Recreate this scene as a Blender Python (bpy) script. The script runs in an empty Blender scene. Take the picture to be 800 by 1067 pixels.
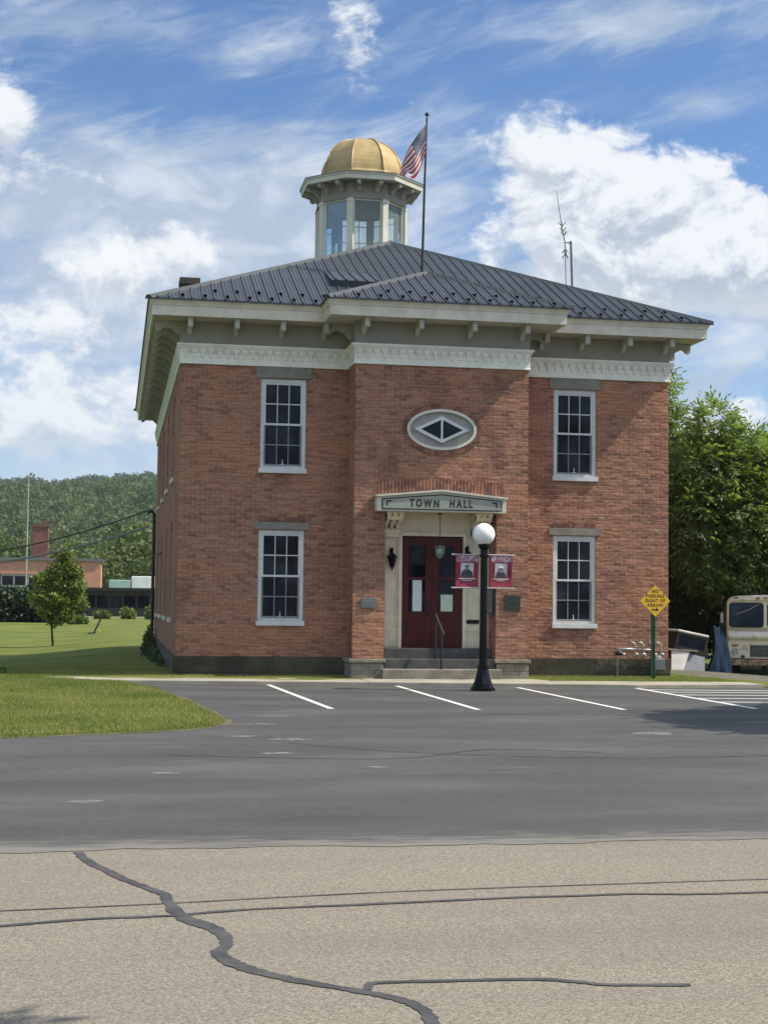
import bpy, bmesh, math, random
import numpy as np
from mathutils import Vector, Matrix
random.seed(7); RNG = np.random.default_rng(11)
S = bpy.context.scene; COL = S.collection
PI = math.pi; R = math.radians

# ------------------------------------------------------------------ materials
def nt(name):
    m = bpy.data.materials.new(name); m.use_nodes = True
    t = m.node_tree; b = t.nodes['Principled BSDF']
    return m, t, b
def N(t, typ, ins=None, **kw):
    n = t.nodes.new(typ)
    for k, v in kw.items(): setattr(n, k, v)
    if ins:
        for k, v in ins.items():
            s = n.inputs[k]
            if isinstance(v, bpy.types.NodeSocket): t.links.new(v, s)
            else: s.default_value = v
    return n
def c4(c): return (c[0], c[1], c[2], 1)
def math_(t, op, a, b=None, c=None):
    ins = {0: a}
    if b is not None: ins[1] = b
    if c is not None: ins[2] = c
    return N(t, 'ShaderNodeMath', ins, operation=op).outputs[0]
def ramp(t, fac, stops):
    n = N(t, 'ShaderNodeValToRGB', {0: fac}); e = n.color_ramp.elements
    while len(e) < len(stops): e.new(0.5)
    for i, (p, c) in enumerate(stops):
        e[i].position = p; e[i].color = c4(c) if len(c) == 3 else c
    return n.outputs[0]
def mixc(t, f, a, b, mode='MIX'):
    n = N(t, 'ShaderNodeMix', data_type='RGBA', blend_type=mode)
    for i, v in ((0, f), (6, a), (7, b)):
        if isinstance(v, bpy.types.NodeSocket): t.links.new(v, n.inputs[i])
        else: n.inputs[i].default_value = c4(v) if i and len(v) == 3 else v
    return n.outputs[2]
def pos(t, world=False):
    if world: return N(t, 'ShaderNodeNewGeometry').outputs['Position']
    return N(t, 'ShaderNodeTexCoord').outputs['Object']
def noise(t, vec, scale, detail=5, rough=.55, dist=0):
    return N(t, 'ShaderNodeTexNoise', {'Vector': vec, 'Scale': scale, 'Detail': detail, 'Roughness': rough, 'Distortion': dist}).outputs['Fac']
def smooth(t, x, a, b):
    return N(t, 'ShaderNodeMapRange', {0: x, 1: a, 2: b, 3: 0., 4: 1.}, interpolation_type='SMOOTHSTEP').outputs[0]

def M(name, a, b=None, rough=.6, scale=6, bump=0, bscale=30, metal=0, spec=.5, lo=.35, hi=.65, coat=0, fine=None):
    m, t, p = nt(name); v = pos(t, True)
    b = b or tuple(x*.75 for x in a)
    f = noise(t, v, scale, 6)
    col = mixc(t, smooth(t, f, lo, hi), a, b)
    if fine:
        g = noise(t, v, fine, 3)
        col = mixc(t, smooth(t, g, .3, .7), mixc(t, .35, col, (0, 0, 0)), col)
    t.links.new(col, p.inputs['Base Color'])
    p.inputs['Roughness'].default_value = rough; p.inputs['Metallic'].default_value = metal
    p.inputs['Specular IOR Level'].default_value = spec
    if coat: p.inputs['Coat Weight'].default_value = coat
    if bump:
        h = noise(t, v, bscale, 5)
        t.links.new(N(t, 'ShaderNodeBump', {'Height': h, 'Strength': bump, 'Distance': .02}).outputs[0], p.inputs['Normal'])
    return m

def brick_mat(name, vertical=False, c1=(.375, .177, .112), c2=(.25, .117, .078), mort=(.395, .275, .20)):
    m, t, p = nt(name); P = pos(t, True)
    wob = N(t, 'ShaderNodeTexNoise', {'Vector': P, 'Scale': 1.1, 'Detail': 2.0}).outputs['Color']
    P2 = N(t, 'ShaderNodeVectorMath', {0: P, 1: N(t, 'ShaderNodeVectorMath', {0: N(t, 'ShaderNodeVectorMath', {0: wob, 1: (.5, .5, .5)}, operation='SUBTRACT').outputs[0], 'Scale': .05}, operation='SCALE').outputs[0]}, operation='ADD').outputs[0]
    s = N(t, 'ShaderNodeSeparateXYZ', {0: P2})
    u = math_(t, 'ADD', s.outputs[0], s.outputs[1])
    cv = N(t, 'ShaderNodeCombineXYZ', {0: u, 1: s.outputs[2]} if not vertical else {0: s.outputs[2], 1: u}).outputs[0]
    br = N(t, 'ShaderNodeTexBrick', {'Vector': cv, 'Color1': c4(c1), 'Color2': c4(c2), 'Mortar': c4(mort), 'Scale': 1.0,
        'Mortar Size': .0115, 'Mortar Smooth': .5, 'Bias': -.05, 'Brick Width': .212, 'Row Height': .0762}, offset=.5)
    # broad weathering, stains, repointed patches
    big = noise(t, P, .55, 6, .6)
    col = mixc(t, smooth(t, big, .42, .7), br.outputs['Color'], mixc(t, .45, br.outputs['Color'], (.50, .225, .125)))
    big2 = noise(t, N(t, 'ShaderNodeVectorMath', {0: P, 1: (7, 3, 11)}, operation='ADD').outputs[0], .9, 5)
    col = mixc(t, smooth(t, big2, .52, .75), col, mixc(t, .55, col, (.11, .055, .05)))
    # joints eroded on some courses: dark thin lines
    er = noise(t, N(t, 'ShaderNodeVectorMath', {0: P, 1: (3.6, 3.6, 13)}, operation='MULTIPLY').outputs[0], 1.0, 4, .6)
    row = math_(t, 'FRACT', math_(t, 'DIVIDE', s.outputs[2] if not vertical else u, .0762))
    bed = math_(t, 'SUBTRACT', 1.0, smooth(t, math_(t, 'MINIMUM', row, math_(t, 'SUBTRACT', 1.0, row)), .10, .20))
    jf = math_(t, 'MULTIPLY', bed, smooth(t, er, .36, .56))
    pale = math_(t, 'MULTIPLY', bed, math_(t, 'SUBTRACT', 1.0, smooth(t, er, .30, .44)))
    col = mixc(t, math_(t, 'MULTIPLY', pale, .5), col, (.45, .34, .27))
    rnd = N(t, 'ShaderNodeTexBrick', {'Vector': cv, 'Color1': (0, 0, 0, 1), 'Color2': (1, 1, 1, 1), 'Mortar': (.5, .5, .5, 1), 'Scale': 1.0, 'Mortar Size': .0095, 'Mortar Smooth': .4, 'Brick Width': .212, 'Row Height': .0762}, offset=.5)
    rv = N(t, 'ShaderNodeSeparateColor', {0: rnd.outputs['Color']}).outputs[0]
    col = mixc(t, math_(t, 'MULTIPLY', smooth(t, math_(t, 'ADD', rv, math_(t, 'MULTIPLY', noise(t, P, 3.1, 4), .45)), .98, 1.16), .32), col, (.115, .060, .045))
    dash = noise(t, N(t, 'ShaderNodeVectorMath', {0: P, 1: (4.5, 4.5, 13.2)}, operation='MULTIPLY').outputs[0], 1.0, 3, .6)
    col = mixc(t, math_(t, 'MULTIPLY', smooth(t, dash, .54, .74), .22), col, (.085, .045, .036))
    col = mixc(t, math_(t, 'MULTIPLY', math_(t, 'SUBTRACT', 1.0, smooth(t, dash, .30, .44)), .22), col, (.42, .24, .175))
    col = mixc(t, math_(t, 'MULTIPLY', jf, .45), col, (.060, .034, .028))
    # pale repair mortar
    rp = noise(t, N(t, 'ShaderNodeVectorMath', {0: P, 1: (3.1, 9.4, 2.2)}, operation='ADD').outputs[0], 2.6, 8, .68, .8)
    col = mixc(t, math_(t, 'MULTIPLY', smooth(t, rp, .64, .69), .55), col, (.44, .33, .25))
    sp = noise(t, P, 60, 3)
    col = mixc(t, math_(t, 'MULTIPLY', smooth(t, sp, .4, .75), .25), col, (.08, .04, .03))
    t.links.new(col, p.inputs['Base Color']); p.inputs['Roughness'].default_value = .9; p.inputs['Specular IOR Level'].default_value = .2
    h = math_(t, 'SUBTRACT', math_(t, 'ADD', math_(t, 'ADD', math_(t, 'MULTIPLY', noise(t, P, 9, 6, .7), .8), math_(t, 'MULTIPLY', rv, .5)), math_(t, 'ADD', math_(t, 'MULTIPLY', noise(t, P, 1.9, 4), 3.0), math_(t, 'MULTIPLY', noise(t, N(t, 'ShaderNodeVectorMath', {0: P, 1: (2.2, 2.2, 6.5)}, operation='MULTIPLY').outputs[0], 1.0, 3), 3.6))), math_(t, 'MULTIPLY', br.outputs['Fac'], .8))
    t.links.new(N(t, 'ShaderNodeBump', {'Height': h, 'Strength': .8, 'Distance': .014}).outputs[0], p.inputs['Normal'])
    return m

def leaf_mat(name, dark, light, trans=.35, rough=.5, var=.5):
    m, t, p = nt(name)
    a = N(t, 'ShaderNodeAttribute', attribute_name='tint').outputs['Fac']
    P = pos(t, True)
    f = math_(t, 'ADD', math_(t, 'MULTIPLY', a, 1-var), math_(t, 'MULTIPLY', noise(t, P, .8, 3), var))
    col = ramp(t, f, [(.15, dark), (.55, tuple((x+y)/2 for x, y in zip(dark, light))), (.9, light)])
    t.links.new(col, p.inputs['Base Color']); p.inputs['Roughness'].default_value = rough
    p.inputs['Specular IOR Level'].default_value = .35
    tr = N(t, 'ShaderNodeBsdfTranslucent', {'Color': mixc(t, 1.0, col, (1.0, 1.15, .45), 'MULTIPLY')})
    mx = N(t, 'ShaderNodeMixShader', {0: trans, 1: p.outputs[0], 2: tr.outputs[0]})
    t.links.new(mx.outputs[0], t.nodes['Material Output'].inputs[0])
    return m

MT = {}
MT['brick'] = brick_mat('old_brick')
MT['arch'] = M('soldier_brick', (.30, .145, .095), (.14, .068, .052), .9, 7, .5, 40, lo=.4, hi=.6)
MT['found'] = M('dark_foundation_stone', (.095, .085, .056), (.048, .044, .030), .95, 1.3, .7, 9, fine=25)
MT['stone'] = M('pale_block_stone', (.30, .275, .215), (.20, .185, .145), .9, 3, .4, 25, fine=40)
MT['lintel'] = M('grey_lintel_stone', (.225, .212, .178), (.175, .166, .142), .85, 5, .2, 40)
MT['step'] = M('dark_step_stone', (.105, .105, .098), (.065, .066, .064), .85, 5, .25, 40, fine=60)
MT['cream'] = M('cream_paint', (.63, .575, .475), (.53, .485, .395), .55, 3, .1, 20)
MT['cream2'] = M('aged_cream_paint', (.78, .71, .53), (.68, .61, .45), .6, 4, .1, 20)
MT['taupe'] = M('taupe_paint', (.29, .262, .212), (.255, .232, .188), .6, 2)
MT['cornice'] = M('pale_cornice_paint', (.80, .775, .68), (.70, .68, .59), .55, 3, .1, 20)
MT['trim'] = M('pale_trim_paint', (.62, .60, .51), (.54, .52, .44), .55, 2)
MT['screened'] = M('paint_behind_screen', (.24, .25, .26), (.20, .21, .22), .6, 5)
MT['ovalpanel'] = M('grey_panel_paint', (.33, .32, .275), (.27, .26, .225), .6, 5)
MT['bracket'] = M('bracket_paint', (.40, .385, .33), (.34, .33, .28), .6, 3)
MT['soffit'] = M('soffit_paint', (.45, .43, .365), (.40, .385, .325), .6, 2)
MT['white'] = M('white_paint', (.62, .63, .62), (.54, .555, .555), .45, 5)
MT['roof'] = M('dark_metal_roofing', (.042, .049, .062), (.032, .038, .049), .48, .8, .04, 3, metal=.0, spec=.4)
MT['cap'] = M('ridge_metal', (.060, .071, .080), (.05, .060, .067), .6, 1.5, spec=.2)
MT['black'] = M('black_enamel', (.0035, .0035, .004), (.006, .006, .006), .25, 8, spec=.2)
MT['iron'] = M('dark_iron', (.010, .0095, .009), (.018, .015, .013), .5, 12)
MT['red'] = M('oxblood_door_paint', (.078, .0125, .0105), (.062, .010, .0085), .45, 4, .05, 30, spec=.25)
MT['zinc'] = M('grey_galvanised', (.42, .43, .42), (.30, .31, .31), .45, 14, metal=.4)
MT['greenpost'] = M('green_post_paint', (.016, .085, .030), (.010, .06, .022), .5, 9)
MT['yellow'] = M('yellow_sign_paint', (.78, .46, .02), (.70, .40, .018), .45, 4)
MT['ink'] = M('black_lettering', (.013, .013, .013), None, .6)
MT['bronze'] = M('bronze_plaque', (.05, .058, .048), (.035, .045, .04), .45, 25, .5, 60, metal=.5)
MT['zincplaque'] = M('grey_plaque', (.20, .21, .22), (.12, .13, .14), .45, 30, .5, 70, metal=.4)
MT['paper'] = M('white_paper', (.66, .72, .70), (.56, .64, .62), .8, 9)
MT['papergreen'] = M('pale_green_paper', (.55, .66, .52), (.44, .56, .42), .8, 14)
MT['maroon'] = M('maroon_vinyl', (.27, .013, .040), (.20, .010, .032), .5, 3)
MT['pinkgrey'] = M('banner_flag_print', (.42, .36, .42), (.26, .10, .15), .5, 16, lo=.42, hi=.55)
MT['photo_bg'] = M('grey_print', (.56, .57, .56), (.46, .47, .47), .6, 9)
MT['photo_dark'] = M('dark_print', (.03, .03, .032), (.06, .06, .062), .6, 20)
MT['photo_skin'] = M('light_print', (.27, .26, .255), (.20, .19, .19), .6, 25)
MT['whiteink'] = M('white_print', (.75, .72, .73), None, .6)
MT['signpanel'] = M('sage_sign_panel', (.30, .315, .26), (.26, .275, .23), .5, 5)
MT['rubber'] = M('tyre_rubber', (.014, .014, .014), (.022, .021, .02), .85, 12)
MT['rust'] = M('rusted_steel', (.20, .11, .07), (.34, .27, .21), .8, 9, .2, 30, lo=.45, hi=.6)
MT['orange'] = M('amber_lens', (.50, .12, .02), None, .25, 8)
MT['lens'] = M('lamp_lens', (.5, .5, .48), (.3, .3, .3), .15, 20)
MT['tarp'] = M('blue_tarp', (.010, .026, .050), (.006, .016, .032), .75, 3, .3, 5, spec=.08)
MT['panelwhite'] = M('white_sheet_metal', (.66, .66, .63), (.52, .51, .48), .5, 3)
MT['panelgrey'] = M('grey_sheet_metal', (.24, .25, .28), (.19, .20, .22), .5, 3)
MT['board'] = M('weathered_board', (.42, .36, .28), (.22, .18, .14), .85, 8, .2, 30)
MT['bark'] = M('bark', (.085, .065, .048), (.045, .035, .027), .95, 6, .8, 18)
MT['schoolbrick'] = M('school_brick', (.52, .255, .175), (.45, .215, .15), .9, 1.2)
MT['darkbrown'] = M('dark_brown_siding', (.045, .036, .030), (.032, .026, .022), .75, 2)
MT['trailerwhite'] = M('trailer_white', (.72, .74, .74), (.62, .64, .64), .4, 1)
MT['trailergreen'] = M('trailer_green', (.32, .47, .41), (.27, .41, .35), .45, 1)
MT['leaf_ash'] = leaf_mat('ash_leaves', (.075, .115, .040), (.31, .37, .135), .52)
MT['leaf_dark'] = leaf_mat('understory_leaves', (.032, .055, .022), (.095, .135, .048), .3)
MT['leaf_young'] = leaf_mat('young_tree_leaves', (.095, .135, .034), (.34, .39, .13), .4)
MT['leaf_forest'] = leaf_mat('forest_leaves', (.036, .064, .020), (.155, .195, .058), .3, .7, .45)
MT['leaf_hedge'] = leaf_mat('hedge_leaves', (.018, .034, .014), (.042, .072, .026), .2)
MT['grass_blade'] = leaf_mat('grass_blades', (.115, .165, .032), (.36, .345, .125), .35, .6, .6)
MT['weed'] = leaf_mat('weed_leaves', (.08, .13, .03), (.2, .24, .07), .35)

def glass_dark(name, base=(.008, .010, .013), rough=.04, spec=.5):
    m, t, p = nt(name); P = pos(t, True)
    t.links.new(mixc(t, smooth(t, noise(t, P, 1.6, 4), .42, .72), base, tuple(x*3.2 for x in base)), p.inputs['Base Color'])
    p.inputs['Roughness'].default_value = rough; p.inputs['Specular IOR Level'].default_value = spec
    t.links.new(N(t, 'ShaderNodeBump', {'Height': noise(t, P, 1.4, 2), 'Strength': .12, 'Distance': .03}).outputs[0], p.inputs['Normal'])
    return m
MT['glass'] = glass_dark('old_window_glass', spec=.16)
MT['screen'] = glass_dark('screened_glass', (.011, .013, .018), .4, .12)
MT['doorglass'] = glass_dark('door_glass', (.005, .006, .011), .05, .14)
MT['busglass'] = glass_dark('windscreen_glass', (.006, .013, .030), .05, .25)

def clear_glass():
    m, t, p = nt('cupola_glass')
    tr = N(t, 'ShaderNodeBsdfTransparent', {'Color': (.90, .95, .93, 1)})
    gl = N(t, 'ShaderNodeBsdfGlossy', {'Color': (.85, .95, .95, 1), 'Roughness': .05})
    fr = N(t, 'ShaderNodeFresnel', {'IOR': 1.5})
    df = N(t, 'ShaderNodeBsdfDiffuse', {'Color': (.55, .60, .57, 1)})
    a = N(t, 'ShaderNodeMixShader', {0: .20, 1: tr.outputs[0], 2: df.outputs[0]})
    mx = N(t, 'ShaderNodeMixShader', {0: fr.outputs[0], 1: a.outputs[0], 2: gl.outputs[0]})
    t.links.new(mx.outputs[0], t.nodes['Material Output'].inputs[0]); return m
MT['clear'] = clear_glass()

def globe_mat():
    m, t, p = nt('opal_globe'); p.inputs['Base Color'].default_value = (.86, .85, .82, 1); p.inputs['Roughness'].default_value = .22
    p.inputs['Subsurface Weight'].default_value = .5; p.inputs['Subsurface Radius'].default_value = (.2, .2, .2); p.inputs['Subsurface Scale'].default_value = .3
    return m
MT['globe'] = globe_mat()
def gold_mat():
    m, t, p = nt('gold_leaf'); P = pos(t, True)
    f = noise(t, P, 3, 6); g = noise(t, P, 1.2, 3)
    t.links.new(mixc(t, smooth(t, f, .35, .7), (.40, .30, .13), (.31, .225, .095)), p.inputs['Base Color'])
    p.inputs['Metallic'].default_value = .35; t.links.new(math_(t, 'ADD', .42, math_(t, 'MULTIPLY', g, .2)), p.inputs['Roughness'])
    s = N(t, 'ShaderNodeSeparateXYZ', {0: P}); 
    seam = math_(t, 'MULTIPLY', math_(t, 'GREATER_THAN', math_(t, 'FRACT', math_(t, 'MULTIPLY', s.outputs[2], 2.6)), .965), -1.0)
    h = math_(t, 'ADD', math_(t, 'MULTIPLY', noise(t, P, 5, 3), .5), seam)
    t.links.new(N(t, 'ShaderNodeBump', {'Height': h, 'Strength': .35, 'Distance': .02}).outputs[0], p.inputs['Normal'])
    return m
MT['gold'] = gold_mat()

def lot_mat():
    m, t, p = nt('sealed_asphalt'); P = pos(t, True)
    big = noise(t, N(t, 'ShaderNodeVectorMath', {0: P, 1: (.35, 1.0, 1)}, operation='MULTIPLY').outputs[0], .8, 6, .6)
    col = ramp(t, big, [(.3, (.045, .045, .0455)), (.5, (.063, .0625, .062)), (.7, (.094, .092, .089))])
    # worn pale scrapes
    w = noise(t, N(t, 'ShaderNodeVectorMath', {0: P, 1: (.9, 2.4, 1)}, operation='MULTIPLY').outputs[0], .55, 7, .6, .4)
    col = mixc(t, math_(t, 'MULTIPLY', smooth(t, w, .62, .70), .4), col, (.17, .160, .145))
    oil = noise(t, P, 1.7, 3); col = mixc(t, math_(t, 'MULTIPLY', smooth(t, oil, .62, .74), .45), col, (.022, .022, .023))
    # worn fringe along the old road edge
    s = N(t, 'ShaderNodeSeparateXYZ', {0: P})
    e = math_(t, 'ADD', s.outputs[1], math_(t, 'MULTIPLY', math_(t, 'SUBTRACT', noise(t, N(t, 'ShaderNodeVectorMath', {0: P, 1: (1.2, 7, 1)}, operation='MULTIPLY').outputs[0], 1.6, 6, .7), .5), 1.7))
    fr = math_(t, 'SUBTRACT', 1.0, smooth(t, e, -21.75, -21.15))
    col = mixc(t, math_(t, 'MULTIPLY', fr, .7), col, (.22, .205, .175))
    fine = noise(t, P, 95, 3, .7)
    mid = noise(t, P, 14, 5, .7)
    col = mixc(t, math_(t, 'MULTIPLY', smooth(t, mid, .5, .72), .28), col, (.13, .13, .128))
    col = mixc(t, math_(t, 'MULTIPLY', smooth(t, fine, .5, .75), .4), col, (.17, .17, .168))
    t.links.new(col, p.inputs['Base Color']); p.inputs['Roughness'].default_value = .82; p.inputs['Specular IOR Level'].default_value = .3
    t.links.new(N(t, 'ShaderNodeBump', {'Height': math_(t, 'ADD', fine, noise(t, P, 1.2, 4)), 'Strength': .35, 'Distance': .012}).outputs[0], p.inputs['Normal'])
    return m
MT['lot'] = lot_mat()
def road_mat():
    m, t, p = nt('chip_seal_road'); P = pos(t, True)
    big = noise(t, N(t, 'ShaderNodeVectorMath', {0: P, 1: (.15, 1, 1)}, operation='MULTIPLY').outputs[0], 1.1, 5)
    vo = N(t, 'ShaderNodeTexVoronoi', {'Vector': P, 'Scale': 120.0, 'Randomness': 1.0})
    st = N(t, 'ShaderNodeSeparateColor', {0: vo.outputs['Color']}).outputs[0]
    fi = noise(t, P, 34, 4, .7)
    col = ramp(t, math_(t, 'ADD', math_(t, 'MULTIPLY', st, .62), math_(t, 'MULTIPLY', fi, .4)), [(.12, (.105, .094, .076)), (.38, (.185, .163, .129)), (.62, (.235, .209, .166)), (.88, (.345, .310, .252))])
    col = mixc(t, smooth(t, big, .35, .65), col, mixc(t, .34, col, (.13, .12, .10)))
    t.links.new(col, p.inputs['Base Color']); p.inputs['Roughness'].default_value = .9; p.inputs['Specular IOR Level'].default_value = .25
    h = math_(t, 'SUBTRACT', fi, vo.outputs['Distance'])
    t.links.new(N(t, 'ShaderNodeBump', {'Height': h, 'Strength': .5, 'Distance': .006}).outputs[0], p.inputs['Normal'])
    return m
MT['road'] = road_mat()
MT['seal'] = M('crack_sealant', (.042, .041, .042), (.075, .071, .066), .6, 5, .2, 60)
MT['conc'] = M('pale_concrete', (.43, .395, .32), (.34, .31, .25), .9, 1.6, .2, 60, fine=70)
MT['gravel'] = M('worn_gravel', (.15, .14, .115), (.10, .105, .07), .95, 1.5, .4, 40, fine=50)
def paint_mat():
    m, t, p = nt('worn_line_paint'); P = pos(t, True)
    w = math_(t, 'ADD', math_(t, 'MULTIPLY', noise(t, P, 7, 6, .7), .6), math_(t, 'MULTIPLY', noise(t, P, 60, 3, .7), .4))
    t.links.new(mixc(t, smooth(t, w, .54, .66), (.62, .62, .60), (.13, .13, .13)), p.inputs['Base Color']); p.inputs['Roughness'].default_value = .75
    return m
MT['paint'] = paint_mat()
def lawn_mat():
    m, t, p = nt('lawn'); P = pos(t, True)
    f = noise(t, P, .45, 6, .6); g = noise(t, P, 6, 5, .65); h = noise(t, P, 45, 4, .7)
    mow = noise(t, N(t, 'ShaderNodeVectorMath', {0: P, 1: (.12, .7, 1)}, operation='MULTIPLY').outputs[0], .6, 3)
    x = math_(t, 'ADD', math_(t, 'MULTIPLY', f, .45), math_(t, 'ADD', math_(t, 'MULTIPLY', g, .3), math_(t, 'MULTIPLY', mow, .25)))
    col = ramp(t, x, [(.30, (.080, .122, .024)), (.45, (.140, .180, .040)), (.56, (.21, .228, .064)), (.72, (.30, .27, .11))])
    col = mixc(t, smooth(t, h, .35, .7), mixc(t, .4, col, (.02, .035, .01)), col)
    t.links.new(col, p.inputs['Base Color']); p.inputs['Roughness'].default_value = .95; p.inputs['Specular IOR Level'].default_value = .1
    t.links.new(N(t, 'ShaderNodeBump', {'Height': math_(t, 'ADD', h, g), 'Strength': .8, 'Distance': .05}).outputs[0], p.inputs['Normal'])
    return m
MT['lawn'] = lawn_mat()
MT['hill'] = M('forest_floor', (.022, .036, .014), (.035, .05, .02), .95, .02)
def truck_mat():
    m, t, p = nt('faded_truck_paint'); P = pos(t, True)
    f = noise(t, P, 2.5, 7, .65)
    col = mixc(t, smooth(t, f, .56, .66), (.76, .68, .56), (.40, .26, .17))
    g = noise(t, P, 1.1, 4)
    col = mixc(t, smooth(t, g, .4, .65), col, mixc(t, .5, col, (.80, .74, .64)))
    t.links.new(col, p.inputs['Base Color']); p.inputs['Roughness'].default_value = .55; return m
MT['truck'] = truck_mat()
MT['truckwhite'] = M('chalky_white_paint', (.76, .72, .66), (.48, .40, .32), .5, 5, lo=.55, hi=.68)

# ------------------------------------------------------------------ mesh helpers
class MB:
    """collects geometry in world (or local) coordinates, links it as one mesh object"""
    def __init__(s): s.v = []; s.f = []
    def add(s, vs, fs):
        o = len(s.v); s.v += [tuple(v) for v in vs]; s.f += [tuple(i+o for i in f) for f in fs]; return s
    def box(s, x0, x1, y0, y1, z0, z1, rot=None, piv=None):
        vs = [(x, y, z) for z in (z0, z1) for y in (y0, y1) for x in (x0, x1)]
        if rot is not None:
            pv = Vector(piv or ((x0+x1)/2, (y0+y1)/2, (z0+z1)/2)); vs = [tuple(rot @ (Vector(v)-pv) + pv) for v in vs]
        return s.add(vs, [(0, 2, 3, 1), (4, 5, 7, 6), (0, 1, 5, 4), (2, 6, 7, 3), (0, 4, 6, 2), (1, 3, 7, 5)])
    def quad(s, a, b, c, d): return s.add([a, b, c, d], [(0, 1, 2, 3)])
    def prism(s, poly, d, axis='y', a0=0):
        """poly of 2D points, extruded along axis from a0 to a0+d"""
        def P(u, w, k): return {'y': (u, k, w), 'x': (k, u, w), 'z': (u, w, k)}[axis]
        n = len(poly); vs = [P(u, w, a0) for u, w in poly] + [P(u, w, a0+d) for u, w in poly]
        fs = [tuple(range(n-1, -1, -1)), tuple(range(n, 2*n))] + [(i, (i+1) % n, (i+1) % n+n, i+n) for i in range(n)]
        return s.add(vs, fs)
    def tube(s, pts, r, n=8, cap=True):
        pts = [Vector(p) for p in pts]; rr = r if isinstance(r, (list, tuple)) else [r]*len(pts)
        vs = []; up0 = None
        for i, p in enumerate(pts):
            d = (pts[min(i+1, len(pts)-1)] - pts[max(i-1, 0)]).normalized()
            up = Vector((0, 0, 1)) if abs(d.z) < .9 else Vector((1, 0, 0))
            a = d.cross(up).normalized(); b = a.cross(d)
            for k in range(n):
                t = 2*PI*k/n; vs.append(p + (a*math.cos(t) + b*math.sin(t))*rr[i])
        fs = [(i*n+k, i*n+(k+1) % n, (i+1)*n+(k+1) % n, (i+1)*n+k) for i in range(len(pts)-1) for k in range(n)]
        if cap: fs += [tuple(range(n-1, -1, -1)), tuple((len(pts)-1)*n+k for k in range(n))]
        return s.add(vs, fs)
    def lathe(s, prof, c, n=20, off=0.0):
        vs = [(c[0]+r*math.cos(2*PI*k/n+off), c[1]+r*math.sin(2*PI*k/n+off), c[2]+z) for r, z in prof for k in range(n)]
        fs = [(i*n+k, i*n+(k+1) % n, (i+1)*n+(k+1) % n, (i+1)*n+k) for i in range(len(prof)-1) for k in range(n)]
        fs += [tuple(range(n-1, -1, -1)), tuple((len(prof)-1)*n+k for k in range(n))]
        return s.add(vs, fs)
    def build(s, name, mat, parent=None, loc=None, smooth=False, bevel=0):
        """loc None: vertices are world coordinates and the object sits at its parent's origin; loc given: vertices are local"""
        me = bpy.data.meshes.new(name)
        org = Vector((0, 0, 0)) if loc is not None or parent is None else ORG[parent.name]
        me.from_pydata([tuple(Vector(v)-org) for v in s.v], [], s.f)
        me.materials.append(MT[mat] if isinstance(mat, str) else mat)
        bm = bmesh.new(); bm.from_mesh(me); bmesh.ops.recalc_face_normals(bm, faces=bm.faces); bm.to_mesh(me); bm.free()
        o = bpy.data.objects.new(name, me); COL.objects.link(o)
        if parent is not None: o.parent = parent
        if loc is not None: o.location = loc
        ORG[o.name] = (ORG[parent.name] if parent is not None else Vector((0, 0, 0))) + (Vector(loc) if loc is not None else Vector((0, 0, 0)))
        if smooth: me.polygons.foreach_set('use_smooth', [True]*len(me.polygons))
        if bevel:
            b = o.modifiers.new('bevel', 'BEVEL'); b.width = bevel; b.segments = 2; b.limit_method = 'ANGLE'
        return o
ORG = {}
def tag(o, label=None, cat=None, group=None, kind=None):
    for k, v in (('label', label), ('category', cat), ('group', group), ('kind', kind)):
        if v: o[k] = v
    return o
def thing(name, label, cat, loc, group=None):
    o = bpy.data.objects.new(name, None); COL.objects.link(o); o.location = loc; o.empty_display_size = .2
    ORG[o.name] = Vector(loc); return tag(o, label, cat, group)
def rebase(o):
    """a one-mesh thing: put its origin at the base of its mesh"""
    co = np.array([v.co[:] for v in o.data.vertices]); b = Vector(((co[:, 0].min()+co[:, 0].max())/2, (co[:, 1].min()+co[:, 1].max())/2, co[:, 2].min()))
    o.data.transform(Matrix.Translation(-b)); o.location = Vector(o.location) + b; return o
def dup(o, parent=None):
    c = o.copy(); COL.objects.link(c)
    if parent is not None: c.parent = parent
    ORG[c.name] = ORG[o.name]
    for ch in o.children: dup(ch, c)
    return c
def text_mesh(name, body, size, mat, parent, loc, wscale=1.0, space=1.0, ext=.004, rotx=PI/2, bold=.012):
    cu = bpy.data.curves.new(name, 'FONT'); cu.body = body; cu.size = size; cu.align_x = 'CENTER'; cu.align_y = 'CENTER'
    cu.extrude = ext; cu.space_character = space; cu.offset = size*bold
    to = bpy.data.objects.new('tmp', cu); COL.objects.link(to)
    bpy.context.view_layer.update()
    dg = bpy.context.evaluated_depsgraph_get(); me = bpy.data.meshes.new_from_object(to.evaluated_get(dg))
    bpy.data.objects.remove(to); bpy.data.curves.remove(cu)
    me.transform(Matrix.Rotation(rotx, 4, 'X') @ Matrix.Diagonal((wscale, 1, 1, 1)))
    me.name = name; me.materials.clear(); me.materials.append(MT[mat])
    o = bpy.data.objects.new(name, me); COL.objects.link(o); o.parent = parent
    o.location = Vector(loc) - ORG[parent.name]; ORG[o.name] = Vector(loc); return o
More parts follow.
